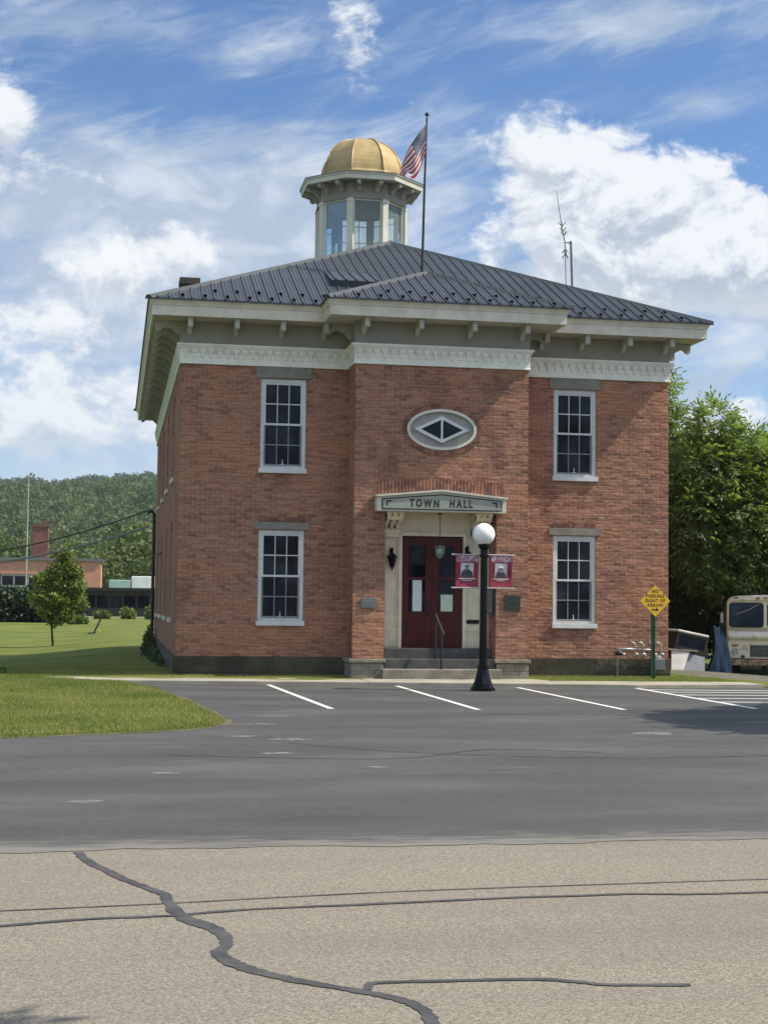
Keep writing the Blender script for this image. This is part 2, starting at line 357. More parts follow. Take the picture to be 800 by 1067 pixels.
def np_mesh(name, V, Q, mat, parent=None, tint=None, uvs=None):
    """V (n,3) world verts, Q (m,4) quads"""
    me = bpy.data.meshes.new(name); V = np.asarray(V, np.float32)
    if parent is not None: V = V - np.array(ORG[parent.name], np.float32)
    Q = np.asarray(Q, np.int32); k = Q.shape[1]
    me.vertices.add(len(V)); me.vertices.foreach_set('co', V.ravel())
    me.loops.add(Q.size); me.loops.foreach_set('vertex_index', Q.ravel())
    me.polygons.add(len(Q)); me.polygons.foreach_set('loop_start', np.arange(0, Q.size, k, dtype=np.int32))
    me.update(calc_edges=True)
    if tint is not None:
        a = me.attributes.new('tint', 'FLOAT', 'FACE'); a.data.foreach_set('value', np.asarray(tint, np.float32))
    me.materials.append(MT[mat])
    o = bpy.data.objects.new(name, me); COL.objects.link(o)
    if parent is not None: o.parent = parent
    ORG[o.name] = ORG[parent.name] if parent is not None else Vector((0, 0, 0))
    return o

# ------------------------------------------------------------------ terrain
LOT = [(.25, -1.85), (.55, -2.6), (.80, -3.6), (1.05, -5.4), (1.28, -7.26), (1.43, -9.0), (1.52, -10.3), (1.56, -11.2), (1.42, -11.9), (1.0, -12.45), (.4, -12.85), (-.3, -13.15),
       (-1.27, -13.6), (-3, -14.1), (-7, -15.0), (-16, -17), (-60, -21.66), (-400, -21.66), (-400, -40), (400, -40), (400, -21.66), (60, -20.5), (34, -12.0), (24, -7.5), (17.2, -4.9), (16.2, -2.9), (13.2, -2.75)]
def sdist(px, py, poly):
    """signed distance, positive inside"""
    x = np.asarray(px, float); y = np.asarray(py, float); d = np.full(x.shape, 1e9); ins = np.zeros(x.shape, bool)
    n = len(poly)
    for i in range(n):
        ax, ay = poly[i]; bx, by = poly[(i+1) % n]
        ex, ey = bx-ax, by-ay; wx, wy = x-ax, y-ay
        t = np.clip((wx*ex+wy*ey)/(ex*ex+ey*ey), 0, 1)
        d = np.minimum(d, np.hypot(wx-ex*t, wy-ey*t))
        c = ((ay <= y) & (by > y)) | ((by <= y) & (ay > y))
        with np.errstate(divide='ignore', invalid='ignore'):
            xi = ax + (y-ay)/(by-ay)*ex
        ins ^= c & (x < xi)
    return np.where(ins, d, -d)
def sst(a, b, x):
    t = np.clip((x-a)/(b-a), 0, 1); return t*t*(3-2*t)
SIN = [(RNG.uniform(.6, 4), RNG.uniform(0, 6.3), RNG.uniform(0, 6.3)) for _ in range(7)]
def wob(x, y):
    r = 0
    for k, a, p in SIN: r = r + np.sin(k*(x*np.cos(a)+y*np.sin(a))+p)
    return r/7
def height(x, y):
    x = np.asarray(x, float); y = np.asarray(y, float)
    h = .055 + .03*sst(-3, 0, y)
    h = h - .35*sst(.9, -3.6, x)*sst(1.5, 15, y)*(1-sst(25, 70, y)) + .22*sst(40, 75, y)
    h = h - .30*sst(12.6, 16, x)*sst(-3, 4, y)*(1-.6*sst(15, 40, y)) - .03*sst(12.3, 13, x)
    far = np.hypot(x, y+32); az = np.degrees(np.arctan2(x, y+32))
    h = h + hill(far, az)
    d = sdist(x, y, LOT) + .10*wob(x*1.3, y*1.3)
    return h*(1-sst(-.30, .12, d)) - .06*sst(-.30, .12, d) + .012*wob(x*2, y*2)*(1-sst(-.2, .1, d))
def hill(r, az):
    und = np.sin(np.radians(az)*9+.6)*.5 + np.sin(np.radians(az)*23+1.2)*.3 + np.sin(np.radians(az)*51)*.2
    face = sst(90, 20, np.abs(az-12))           # hills rise only on the far side of town
    a = 55*sst(380, 900, r)*(1+.10*und)
    b = 60*sst(1080, 1600, r)*(1+.09*und) - 8*sst(900, 1080, r)
    return (a+b)*face
def axis(lo, hi, dense):
    """coordinates: fine inside the dense ranges, growing outwards"""
    c = [dense[0]]
    x = dense[0]
    while x < dense[1]: x += dense[2]; c.append(x)
    st = dense[2]; x = c[-1]
    while x < hi: st *= 1.16; x += min(st, 60); c.append(x)
    st = dense[2]; x = dense[0]; pre = []
    while x > lo: st *= 1.16; x -= min(st, 60); pre.append(x)
    return np.array(pre[::-1] + c)
gx = axis(-1500, 1700, (-7, 19, .16)); gy = axis(-140, 2300, (-16, 4, .16))
GX, GY = np.meshgrid(gx, gy); GZ = height(GX, GY)
nx, ny = len(gx), len(gy); idx = np.arange(nx*ny).reshape(ny, nx)
Q = np.stack([idx[:-1, :-1], idx[:-1, 1:], idx[1:, 1:], idx[1:, :-1]], -1).reshape(-1, 4)
ground = np_mesh('ground', np.stack([GX, GY, GZ], -1).reshape(-1, 3), Q, 'lawn')
ground.data.polygons.foreach_set('use_smooth', [True]*len(ground.data.polygons)); tag(ground, kind='structure')

lot = MB(); lp = [p for p in LOT if p[1] > -21.7 and abs(p[0]) < 61]
# grow the sheet a little so that the rising lawn, not the sheet's rim, draws the edge
def grow(poly, d):
    n = len(poly); out = []
    for i in range(n):
        a, b, c = Vector(poly[i-1]), Vector(poly[i]), Vector(poly[(i+1) % n])
        n1 = Vector(((b-a).y, -(b-a).x)).normalized(); n2 = Vector(((c-b).y, -(c-b).x)).normalized()
        m = n1+n2; m = m.normalized() if m.length > 1e-6 else n1
        out.append((b.x+m.x*d, b.y+m.y*d))
    return out
area = sum(lp[i-1][0]*lp[i][1]-lp[i][0]*lp[i-1][1] for i in range(len(lp)))
lg = grow(lp, .35 if area > 0 else -.35)
# worn, slightly ragged front rim along the road
rim = [(x, -21.68 + .035*math.sin(x*1.9)+.03*math.sin(x*5.3+1)+.02*math.sin(x*13.1)) for x in np.arange(-59.5, 59.6, .22)]
back = [p for p in lg if p[1] > -21.3]
k0 = max(range(len(back)), key=lambda i: (back[i][0] if back[i][1] < -15 else -1e9))
bk = back[k0:]+back[:k0]
if bk[1][0] < -40: bk = [bk[0]]+bk[:0:-1]
lot.add([(x, y, .004) for x, y in rim+bk], [tuple(range(len(rim)+len(bk)))])
tag(lot.build('parking_lot', 'lot'), kind='structure')
rd = MB(); rd.quad((-400, -40, 0), (400, -40, 0), (400, -21.55, 0), (-400, -21.55, 0)); tag(rd.build('road', 'road'), kind='structure')

# sealed cracks of the road
def ribbon(pts, w, z):
    pts = [Vector((x, y)) for x, y in pts]; fine = []
    for i in range(len(pts)-1):
        for k in range(6):
            t = k/6; p0, p1, p2, p3 = pts[max(i-1, 0)], pts[i], pts[i+1], pts[min(i+2, len(pts)-1)]
            fine.append(.5*((2*p1)+(p2-p0)*t+(2*p0-5*p1+4*p2-p3)*t*t+(3*p1-p0-3*p2+p3)*t**3))
    fine.append(pts[-1]); vs = []; fs = []
    rr = random.Random(3)
    for i, p in enumerate(fine):
        d = (fine[min(i+1, len(fine)-1)]-fine[max(i-1, 0)]).normalized(); nrm = Vector((-d.y, d.x))
        ww = (w(i/len(fine)) if callable(w) else w)
        a = p+nrm*ww*(.5+rr.uniform(-.11, .11)); b = p-nrm*ww*(.5+rr.uniform(-.11, .11))
        vs += [(a.x, a.y, z), (b.x, b.y, z)]
    return vs, [(2*i, 2*i+1, 2*i+3, 2*i+2) for i in range(len(fine)-1)]
C1 = [(-.19, -21.74), (-.12, -22.1), (-.01, -22.42), (.13, -22.81), (.26, -23.09), (.32, -23.24), (.33, -23.43), (.37, -23.74), (.43, -23.94), (.52, -24.11), (.57, -24.3), (.57, -24.51), (.52, -24.66), (.56, -24.85), (.64, -25.01), (.75, -25.15), (.9, -25.3), (1.05, -25.43), (1.14, -25.51), (1.22, -25.61), (1.27, -25.75), (1.27, -25.96), (1.22, -26.3), (1.1, -26.9)]
C2 = [(1.10, -25.42), (1.14, -25.32), (1.28, -25.31), (1.53, -25.32), (1.87, -25.34), (2.03, -25.41), (2.18, -25.48), (2.51, -25.52)]
C3 = [(-9, -24.4), (-5, -24.05), (-2.5, -23.8), (-1.2, -23.65), (-.5, -23.57), (.25, -23.49), (.83, -23.4), (1.55, -23.3), (2.3, -23.24), (3.07, -23.2), (3.9, -23.16), (5.2, -23.15), (9, -23.0)]
C4 = [(-9, -24.8), (-5, -24.45), (-2.5, -24.2), (-1.2, -24.05), (-.6, -23.97), (-.1, -23.84), (.34, -23.8), (.75, -23.69), (1.49, -23.62), (2.22, -23.54), (2.61, -23.53), (2.96, -23.51), (3.3, -23.56), (3.75, -23.55), (4.5, -23.5), (9, -23.4)]
for pts, w, z in ((C1, lambda t: .062+.045*max(0, 1-abs(t-.36)*10)+.03*max(0, 1-abs(t-.58)*9), .004), (C2, .04, .0045), (C3, .018, .0042), (C4, .042, .0047)):
    b = MB(); b.add(*ribbon(pts, w, z)); tag(b.build('sealed_crack', 'seal'), kind='structure')
# sealed cracks and scrapes of the lot
for pts, w in (([(.6, -15.6), (1.6, -15.9), (3.0, -16.1), (4.2, -15.2), (5.4, -15.6)], .03), ([(2.0, -14.2), (2.9, -15.2), (4.2, -15.9), (6, -16.2), (8, -15.8)], .025), ([(3.2, -9.8), (4.8, -10.1), (6.7, -9.9), (8.8, -10.3), (11, -10.0)], .022)):
    b = MB(); b.add(*ribbon(pts, w, .008)); tag(b.build('sealed_crack', 'seal'), kind='structure')

MT['soil'] = M('dry_soil', (.17, .135, .09), (.10, .095, .05), .95, 5, .4, 40, fine=60)
b = MB(); b.add(*ribbon(LOT[1:16], lambda t: .10+.05*math.sin(t*47)+.04*math.sin(t*113), .0075)); tag(b.build('soil_fringe', 'soil'), kind='structure')
MT['worn'] = M('worn_asphalt', (.17, .165, .155), (.08, .08, .08), .9, 6, .2, 50, lo=.4, hi=.6)
rw = random.Random(8)
for x, y, a_, b_ in ((-.18, -19.27, .22, .10), (.54, -17.27, .20, .12), (1.55, -13.4, .35, .10), (2.1, -13.86, .25, .16), (1.8, -15.5, .22, .14), (2.6, -16.9, .18, .07), (1.9, -11.6, .35, .12), (2.3, -10.2, .4, .10), (6.9, -13.2, .35, .25), (9.0, -11.5, .3, .12)):
    n = 26; b = MB(); b.add([(x+a_*math.cos(2*PI*i/n)*rw.uniform(.55, 1.1), y+b_*math.sin(2*PI*i/n)*rw.uniform(.5, 1.15), .0065) for i in range(n)], [tuple(range(n))]); tag(b.build('worn_patch', 'worn'), kind='structure')

# sidewalk and concrete aprons
def slab(name, poly, z0, z1, mat='conc', bevel=.01):
    b = MB(); b.prism(poly, z1-z0, 'z', z0); o = b.build(name, mat, bevel=bevel); tag(o, kind='structure'); return o
slab('sidewalk', [(-1.4, -.80), (-1.0, -1.35), (.2, -1.86), (5.0, -2.36), (5.0, -.95), (4.2, -.98), (1.0, -.42), (-.5, -.45)], -.1, .075)
slab('sidewalk', [(5.012, -2.36), (8.5, -2.80), (8.9, -1.7), (8.62, -.60), (5.012, -.60)], -.1, .075)
slab('sidewalk', [(8.512, -2.80), (10.3, -3.05), (13.1, -2.78), (13.0, -1.9), (8.91, -1.7)], -.1, .072)
slab('driveway', [(13.11, -2.76), (16.0, -2.70), (15.4, 1.2), (14.2, 6), (13.3, 6), (12.75, .6), (13.05, -1.5)], -.30, .02, 'gravel', 0)

# painted lines
def line(x0, y0, x1, y1, w=.10, z=.009):
    d = Vector((x1-x0, y1-y0)).normalized(); n = Vector((-d.y, d.x))*w/2
    b = MB(); b.quad((x0+n.x, y0+n.y, z), (x0-n.x, y0-n.y, z), (x1-n.x, y1-n.y, z), (x1+n.x, y1+n.y, z)); tag(b.build('painted_line', 'paint'), kind='structure')
line(3.024, -2.2, 3.326, -8.78, .10); line(5.53, -2.5, 5.59, -9.0, .10); line(7.858, -2.98, 7.946, -9.02, .10); line(10.24, -3.15, 10.24, -8.83, .12)
for y0 in (-3.66, -4.38, -5.25, -6.22, -7.2): line(10.31, y0, 15.5, y0-.55, .13, .0085)

# ------------------------------------------------------------------ town hall
HALL = thing('town_hall', 'two storey red brick town hall with cream cornice, hipped metal roof and gold domed cupola', 'town hall', (6.7, 0, 0))
X0, X1, PX0, PX1, PY, L = 1.30, 12.10, 4.88, 8.62, -.906, 17.5
ZB, ZT = .48, 6.66
def panel(mb, u0, u1, z0, z1, holes, f, depth=.12):
    """wall rectangle with rectangular holes and reveals; f(u,z,d) -> world"""
    us = sorted({u0, u1, *[h[0] for h in holes], *[h[1] for h in holes]}); zs = sorted({z0, z1, *[h[2] for h in holes], *[h[3] for h in holes]})
    for i in range(len(us)-1):
        for j in range(len(zs)-1):
            cu, cz = (us[i]+us[i+1])/2, (zs[j]+zs[j+1])/2
            if any(h[0] < cu < h[1] and h[2] < cz < h[3] for h in holes): continue
            mb.quad(f(us[i], zs[j], 0), f(us[i+1], zs[j], 0), f(us[i+1], zs[j+1], 0), f(us[i], zs[j+1], 0))
    for h in holes:
        if len(h) > 4: continue
        a, b, c, d = h
        for (p, q) in (((a, c), (b, c)), ((b, c), (b, d)), ((b, d), (a, d)), ((a, d), (a, c))):
            mb.quad(f(p[0], p[1], 0), f(q[0], q[1], 0), f(q[0], q[1], depth), f(p[0], p[1], depth))
WW, WL0, WL1, WU0, WU1 = .485, 1.235, 3.155, 4.47, 6.385
WXL, WXR = 3.475, 9.935
w = MB()
fr = lambda y: (lambda u, z, d: (u, y+d, z))
def hole(cx, z0, z1, hw=WW): return (cx-hw, cx+hw, z0, z1)
panel(w, X0, PX0, ZB, ZT, [hole(WXL, WL0, WL1), hole(WXL, WU0, WU1)], fr(0))
panel(w, PX1, X1, ZB, ZT, [hole(WXR, WL0, WL1), hole(WXR, WU0, WU1)], fr(0))
OC = (6.735, 5.303); OA, OB = .745, .432
RX0, RX1 = 5.545, 7.935
panel(w, PX0, PX1, ZB, ZT, [(RX0, RX1, ZB, 3.62, 0), (OC[0]-.9, OC[0]+.9, OC[1]-.6, OC[1]+.6, 0)], fr(PY))
# brick ring plate around the oval
angs = sorted(set([2*PI*k/72 for k in range(72)] + [math.atan2(s*.6, c*.9) % (2*PI) for s in (-1, 1) for c in (-1, 1)]))
def rectpt(a):
    c, s_ = math.cos(a), math.sin(a); k = min(.9/abs(c) if abs(c) > 1e-9 else 1e9, .6/abs(s_) if abs(s_) > 1e-9 else 1e9); return (OC[0]+c*k, OC[1]+s_*k)
def ell(a, k=1.0, dx=0): 
    c, s_ = math.cos(a), math.sin(a); r = 1/math.sqrt((c/(OA*k))**2+(s_/(OB*k if k == 1 else OB+OA*(k-1)))**2); return (OC[0]+c*r, OC[1]+s_*r)
for i in range(len(angs)):
    a, b = angs[i], angs[(i+1) % len(angs)]
    e0, e1, r0, r1 = ell(a), ell(b), rectpt(a), rectpt(b)
    w.quad((e0[0], PY, e0[1]), (r0[0], PY, r0[1]), (r1[0], PY, r1[1]), (e1[0], PY, e1[1]))
    w.quad((e0[0], PY, e0[1]), (e1[0], PY, e1[1]), (e1[0], PY+.12, e1[1]), (e0[0], PY+.12, e0[1]))
# pavilion sides and the entrance recess
w.quad((PX0, PY, ZB), (PX0, 0, ZB), (PX0, 0, ZT), (PX0, PY, ZT)); w.quad((PX1, PY, ZB), (PX1, 0, ZB), (PX1, 0, ZT), (PX1, PY, ZT))
RY = -.25
w.quad((RX0, PY, .1), (RX0, RY, .1), (RX0, RY, 3.62), (RX0, PY, 3.62)); w.quad((RX1, PY, .1), (RX1, RY, .1), (RX1, RY, 3.62), (RX1, PY, 3.62))
w.quad((RX0, PY, 3.62), (RX1, PY, 3.62), (RX1, RY, 3.62), (RX0, RY, 3.62))
SWY = (3.6, 7.3, 10.9, 14.3)
left = lambda u, z, d: (X0+d, u, z)
panel(w, 0, L, ZB, ZT, [hole(y, WL0, WL1+.3) for y in SWY]+[hole(y, WU0, WU1) for y in SWY], left)
right = lambda u, z, d: (X1-d, u, z)
panel(w, 0, L, ZB, ZT, [hole(y, WL0, WL1+.3) for y in SWY]+[hole(y, WU0, WU1) for y in SWY], right)
w.quad((X0, L, ZB), (X1, L, ZB), (X1, L, ZT), (X0, L, ZT))
w.build('wall', 'brick', HALL)

# foundation: dark rubble blocks, proud of the brick by 2 cm
f = MB(); 
def stones(mb, u0, u1, z0, z1, fn, rows=2, lo=1.2, hi=2.4, gap=.004, rnd=random.Random(5)):
    for r_ in range(rows):
        a, b = z0+(z1-z0)*r_/rows, z0+(z1-z0)*(r_+1)/rows; u = u0
        while u < u1-1e-6:
            e = min(u1, u+rnd.uniform(lo, hi)); e = u1 if u1-e < .3 else e
            q = rnd.uniform(0, .012); fn(mb, u+(0 if u == u0 else gap/2), e-(0 if e == u1 else gap/2), a, b-(gap if r_ < rows-1 else 0), q); u = e
f.box(X0-.015, X1+.015, -.015, L+.015, -.35, ZB-.012)
stones(f, X0-.04, PX0-.02, -.2, ZB-.004, lambda m, a, b, c, d, q: m.box(a, b, -.04-q, .05, c, d))
stones(f, PX1+.02, X1+.04, -.2, ZB-.004, lambda m, a, b, c, d, q: m.box(a, b, -.04-q, .05, c, d))
stones(f, .06, L+.04, -.45, ZB-.004, lambda m, a, b, c, d, q: m.box(X0-.04-q, X0+.05, a, b, c, d))
stones(f, .06, L+.04, -.45, ZB-.004, lambda m, a, b, c, d, q: m.box(X1-.05, X1+.04+q, a, b, c, d))
f.build('foundation', 'found', HALL, bevel=.008)
def pedestal(x0, x1):
    p = MB(); z0, z1 = .0, .40
    p.box(x0+.01, x1-.01, PY-.05, 0.05, z0, z1-.01)
    for (a, b, c, d) in ((x0, x0+.55*(x1-x0), .235, .39), (x0+.56*(x1-x0), x1, .235, .39), (x0, x0+.7*(x1-x0), z0, .225), (x0+.71*(x1-x0), x1, z0, .225)): p.box(a, b, PY-.062, .04, c, d)
    o = p.build('pedestal', 'stone', HALL, bevel=.01)
    c = MB(); c.box(x0-.05, x1+.04, PY-.115, .03, .40, .475); c.build('cap', 'stone', o, bevel=.012)
pedestal(PX0-.03, RX0-.012); pedestal(RX1+.012, PX1+.02)

# sweeping profiles round the wall line
WALLP = [(X0, 0), (PX0, 0), (PX0, PY), (PX1, PY), (PX1, 0), (X1, 0), (X1, L), (X0, L)]
def offs(d):
    out = []; n = len(WALLP)
    for i in range(n):
        a, b, c = Vector(WALLP[i-1]), Vector(WALLP[i]), Vector(WALLP[(i+1) % n])
        d1 = (b-a).normalized(); d2 = (c-b).normalized(); n1 = Vector((d1.y, -d1.x)); n2 = Vector((d2.y, -d2.x))
        out.append((b.x+(n1.x+n2.x)*d, b.y+(n1.y+n2.y)*d))
    return out
def sweep(mb, prof):
    n = len(WALLP); k = len(prof); vs = []
    for d, z in prof: vs += [(x, y, z) for x, y in offs(d)]
    fs = [(j*n+i, j*n+(i+1) % n, ((j+1) % k)*n+(i+1) % n, ((j+1) % k)*n+i) for j in range(k) for i in range(n)]
    mb.add(vs, fs)
c = MB(); sweep(c, [(-.05, 6.64), (.045, 6.64), (.045, 6.665), (.03, 6.675), (.03, 6.955), (.05, 6.965), (.085, 7.02), (.10, 7.025), (.10, 7.065), (-.05, 7.075)])
# hanging ornaments: T shaped drops along the board
def drops(mb, u0, u1, fn):
    n = max(2, round((u1-u0)/.178)); st = (u1-u0)/n
    for i in range(n):
        m = u0+st*(i+.5)
        for (a, b, z0, z1, t) in ((-.064, .064, 6.915, 6.956, .062), (-.05, .05, 6.872, 6.914, .050), (-.03, .03, 6.785, 6.871, .036)): fn(m+a, m+b, z0, z1, t)
drops(c, X0, PX0-.06, lambda a, b, z0, z1, t: c.box(a, b, -.03-t, -.028, z0, z1))
drops(c, PX1+.06, X1, lambda a, b, z0, z1, t: c.box(a, b, -.03-t, -.028, z0, z1))
drops(c, PX0-.02, PX1+.02, lambda a, b, z0, z1, t: c.box(a, b, PY-.03-t, PY-.028, z0, z1))
drops(c, 0, L, lambda a, b, z0, z1, t: c.box(X0-.03-t, X0-.028, a, b, z0, z1))
c.build('cornice', 'cornice', HALL)
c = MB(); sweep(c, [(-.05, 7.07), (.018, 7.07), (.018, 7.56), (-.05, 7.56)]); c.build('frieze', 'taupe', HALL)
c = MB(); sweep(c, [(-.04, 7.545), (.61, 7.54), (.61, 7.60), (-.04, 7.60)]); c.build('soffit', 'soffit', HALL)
c = MB(); sweep(c, [(.605, 7.535), (.645, 7.535), (.645, 7.735), (.66, 7.745), (.675, 7.79), (.71, 7.84), (.71, 7.868), (.605, 7.868)]); c.build('fascia', 'cream', HALL)

# brackets
bp = [(.018, 7.34), (.05, 7.33), (.12, 7.40), (.20, 7.47), (.34, 7.50), (.42, 7.47), (.46, 7.42), (.52, 7.405), (.555, 7.43), (.56, 7.50), (.56, 7.622), (.018, 7.622)]
bp = [(d, z-.084) for d, z in bp]
bx = MB(); bx.prism([(-d, z) for d, z in bp], .10, 'x', -.05)
B0 = bx.build('bracket', 'bracket', HALL, loc=(0, 0, 0))
spots = [(x, 0, 0) for x in (1.45, 2.42, 3.39, 4.30, 9.14, 10.05, 11.02, 11.99)] + [(x, PY, 0) for x in (5.03, 6.17, 7.31, 8.45)]
spots += [(X0, .15+i*.98, -PI/2) for i in range(18)] + [(PX0, -.30, -PI/2), (PX1, -.30, PI/2)] + [(X1, .15+i*.98, PI/2) for i in range(18)]
for i, (x, y, a) in enumerate(spots):
    o = B0 if i == 0 else dup(B0, HALL); o.location = (x-6.7, y, 0); o.rotation_euler = (0, 0, a)

# roof
SL, EO = .472, .735
ex0, ex1, ey0, ey1, ez = X0-EO, X1+EO, -EO, L+EO, 7.88
hw = (ex1-ex0)/2; rx = (ex0+ex1)/2; rz = ez+hw*SL; ra, rb = ey0+hw, ey1-hw
r = MB()
TH = .035
def rp(*p): r.add(list(p), [tuple(range(len(p)))])
A, B, C_, D = (ex0, ey0, ez), (ex1, ey0, ez), (ex1, ey1, ez), (ex0, ey1, ez); E1, E2 = (rx, ra, rz), (rx, rb, rz)
rp(A, B, E1); rp(B, C_, E2, E1); rp(C_, D, E2); rp(D, A, E1, E2)
px0, px1, py0 = PX0-EO, PX1+EO, PY-EO; pw = (px1-px0)/2; pcx = (px0+px1)/2; PSL = .45; pz = ez+pw*PSL
pa = (pcx, py0+pw, pz); pyb = ey0+(pz-ez)/SL; pb = (pcx, pyb, pz)
rp((px0, py0, ez), (px1, py0, ez), pa); rp((px0, py0, ez), pa, pb, (px0, ey0, ez)); rp((px1, py0, ez), (px1, ey0, ez), pb, pa)
# drip edge
for P0, P1 in ((A, (px0, ey0, ez)), ((px1, ey0, ez), B), (B, C_), (C_, D), (D, A), ((px0, py0, ez), (px1, py0, ez)), ((px0, ey0, ez), (px0, py0, ez)), ((px1, py0, ez), (px1, ey0, ez))):
    r.quad(P0, P1, (P1[0], P1[1], ez-.035), (P0[0], P0[1], ez-.035))
def rib(mb, p, q, side, hw_=.015, h=.030):
    """standing seam from eave point p up to q; side = horizontal unit along the eave"""
    p, q, s = Vector(p), Vector(q), Vector(side); n = (q-p).cross(s).normalized(); n = n if n.z > 0 else -n
    vs = [p-s*hw_*1.5, p+s*hw_*1.5, p+s*hw_+n*h, p-s*hw_+n*h]; vs += [v+(q-p) for v in vs]
    mb.add(vs, [(0, 1, 2, 3), (4, 7, 6, 5), (0, 3, 7, 4), (3, 2, 6, 7), (2, 1, 5, 6)])
rs = .232
ribs_front = []
x = ex0+.2
while x < ex1-.1:
    run = min(x-ex0, ex1-x); s_ = 0
    if px0 < x < px1:                             # starts on the pavilion valley
        zt = min(x-px0, px1-x)*PSL; s_ = zt/SL
    if run > s_+.05:
        rib(r, (x, ey0+s_, ez+s_*SL), (x, ey0+run, ez+run*SL), (1, 0, 0))
        for q in (.077, .154):
            rn = min(x+q-ex0, ex1-x-q); s2 = min(x+q-px0, px1-x-q)*PSL/SL if px0 < x+q < px1 else 0
            if rn > s2+.05: rib(r, (x+q, ey0+s2, ez+s2*SL), (x+q, ey0+rn, ez+rn*SL), (1, 0, 0), .010, .011)
        if s_ == 0: ribs_front.append((x, run))
    x += rs
y = ey0+.2
while y < ey1-.1:
    run = min(y-ey0, ey1-y, hw)
    for sx in (0, 1):
        s_ = 0
        if run > .05: rib(r, (ex0, y, ez) if sx == 0 else (ex1, y, ez), (ex0+run, y, ez+run*SL) if sx == 0 else (ex1-run, y, ez+run*SL), (0, 1, 0))
    y += rs
x = px0+.17; ribs_pav = []
while x < px1-.1:
    run = min(x-px0, px1-x)
    if run > .05: rib(r, (x, py0, ez), (x, py0+run, ez+run*PSL), (1, 0, 0)); ribs_pav.append((x, run))
    for q in (.077, .154):
        rn = min(x+q-px0, px1-x-q)
        if rn > .05: rib(r, (x+q, py0, ez), (x+q, py0+rn, ez+rn*PSL), (1, 0, 0), .010, .011)
    x += rs
y = py0+.2
while y < pyb:
    run = min(y-py0, pw); s_ = max(0, (y-ey0)*SL/PSL)
    if run > s_+.05:
        for sx in (0, 1): rib(r, (px0+s_ if sx == 0 else px1-s_, y, ez+s_*PSL), (px0+run if sx == 0 else px1-run, y, ez+run*PSL), (0, 1, 0))
    y += rs
ROOF = r.build('roof', 'roof', HALL)
def cap(mb, p, q, w_=.11, h=.045):
    p, q = Vector(p), Vector(q); d = (q-p).normalized(); s = d.cross(Vector((0, 0, 1))).normalized(); u = s.cross(d)
    a = [p-s*w_-u*.035, p+s*w_-u*.035, p+s*w_*.4+u*h, p-s*w_*.4+u*h]; b = [v+(q-p) for v in a]
    mb.add(a+b, [(0, 1, 2, 3), (4, 7, 6, 5), (0, 3, 7, 4), (3, 2, 6, 7), (2, 1, 5, 6), (1, 0, 4, 5)])
k = MB()
for p, q in ((A, E1), (B, E1), (C_, E2), (D, E2), (E1, E2), ((px0, py0, ez), pa), ((px1, py0, ez), pa), (pa, pb)): cap(k, p, q)
k.build('ridge_cap', 'cap', ROOF)
# snow guards: little dark cleats in two staggered rows
g = MB(); g.box(-.03, .03, -.02, .05, 0, .016); g.box(-.038, .038, -.03, -.014, .0, .060); g.box(-.010, .010, -.014, .05, .016, .045)
G0 = g.build('snow_guard', 'black', ROOF, loc=(0, 0, 0)); first = True
for ribs, y0, sl in ((ribs_front, ey0, SL), (ribs_pav, py0, PSL)):
    for i, (x, run) in enumerate(ribs):
        if i % 2: continue
        for dd, xo in ((.17, .04), (.60, .272)):
            if run-.12 < dd: continue
            o = G0 if first else dup(G0, ROOF); first = False
            o.location = (x+xo-6.7, y0+dd, ez+dd*sl+.004); o.rotation_euler = (math.atan(sl), 0, 0)
# roof hatch on the front slope
h = MB(); hx0, hx1, hy0, hy1, hh = 4.58, 5.62, .80, 2.05, .15
zz = lambda y: ez+(y-ey0)*SL
h.add([(hx0, hy0, zz(hy0)), (hx1, hy0, zz(hy0)), (hx1, hy1, zz(hy1)), (hx0, hy1, zz(hy1)), (hx0, hy0-.03, zz(hy0)+hh), (hx1, hy0-.03, zz(hy0)+hh), (hx1, hy1, zz(hy1)+.03), (hx0, hy1, zz(hy1)+.03)],
      [(4, 5, 6, 7), (0, 1, 5, 4), (1, 2, 6, 5), (2, 3, 7, 6), (3, 0, 4, 7)])
for i in range(5):
    x = hx0+.1+i*.232; rib(h, (x, hy0-.03, zz(hy0)+hh), (x, hy1, zz(hy1)+.03), (1, 0, 0))
h.build('roof_hatch', 'roof', HALL)
# chimney
ch = MB(); ch.box(1.50, 1.93, 6.0, 6.62, 8.2, 9.60); ch.box(1.46, 1.97, 5.96, 6.66, 9.60, 9.76); ch.build('chimney', M('sooty_brick', (.07, .055, .048), (.045, .038, .035), .9, 6, .5, 20), HALL)

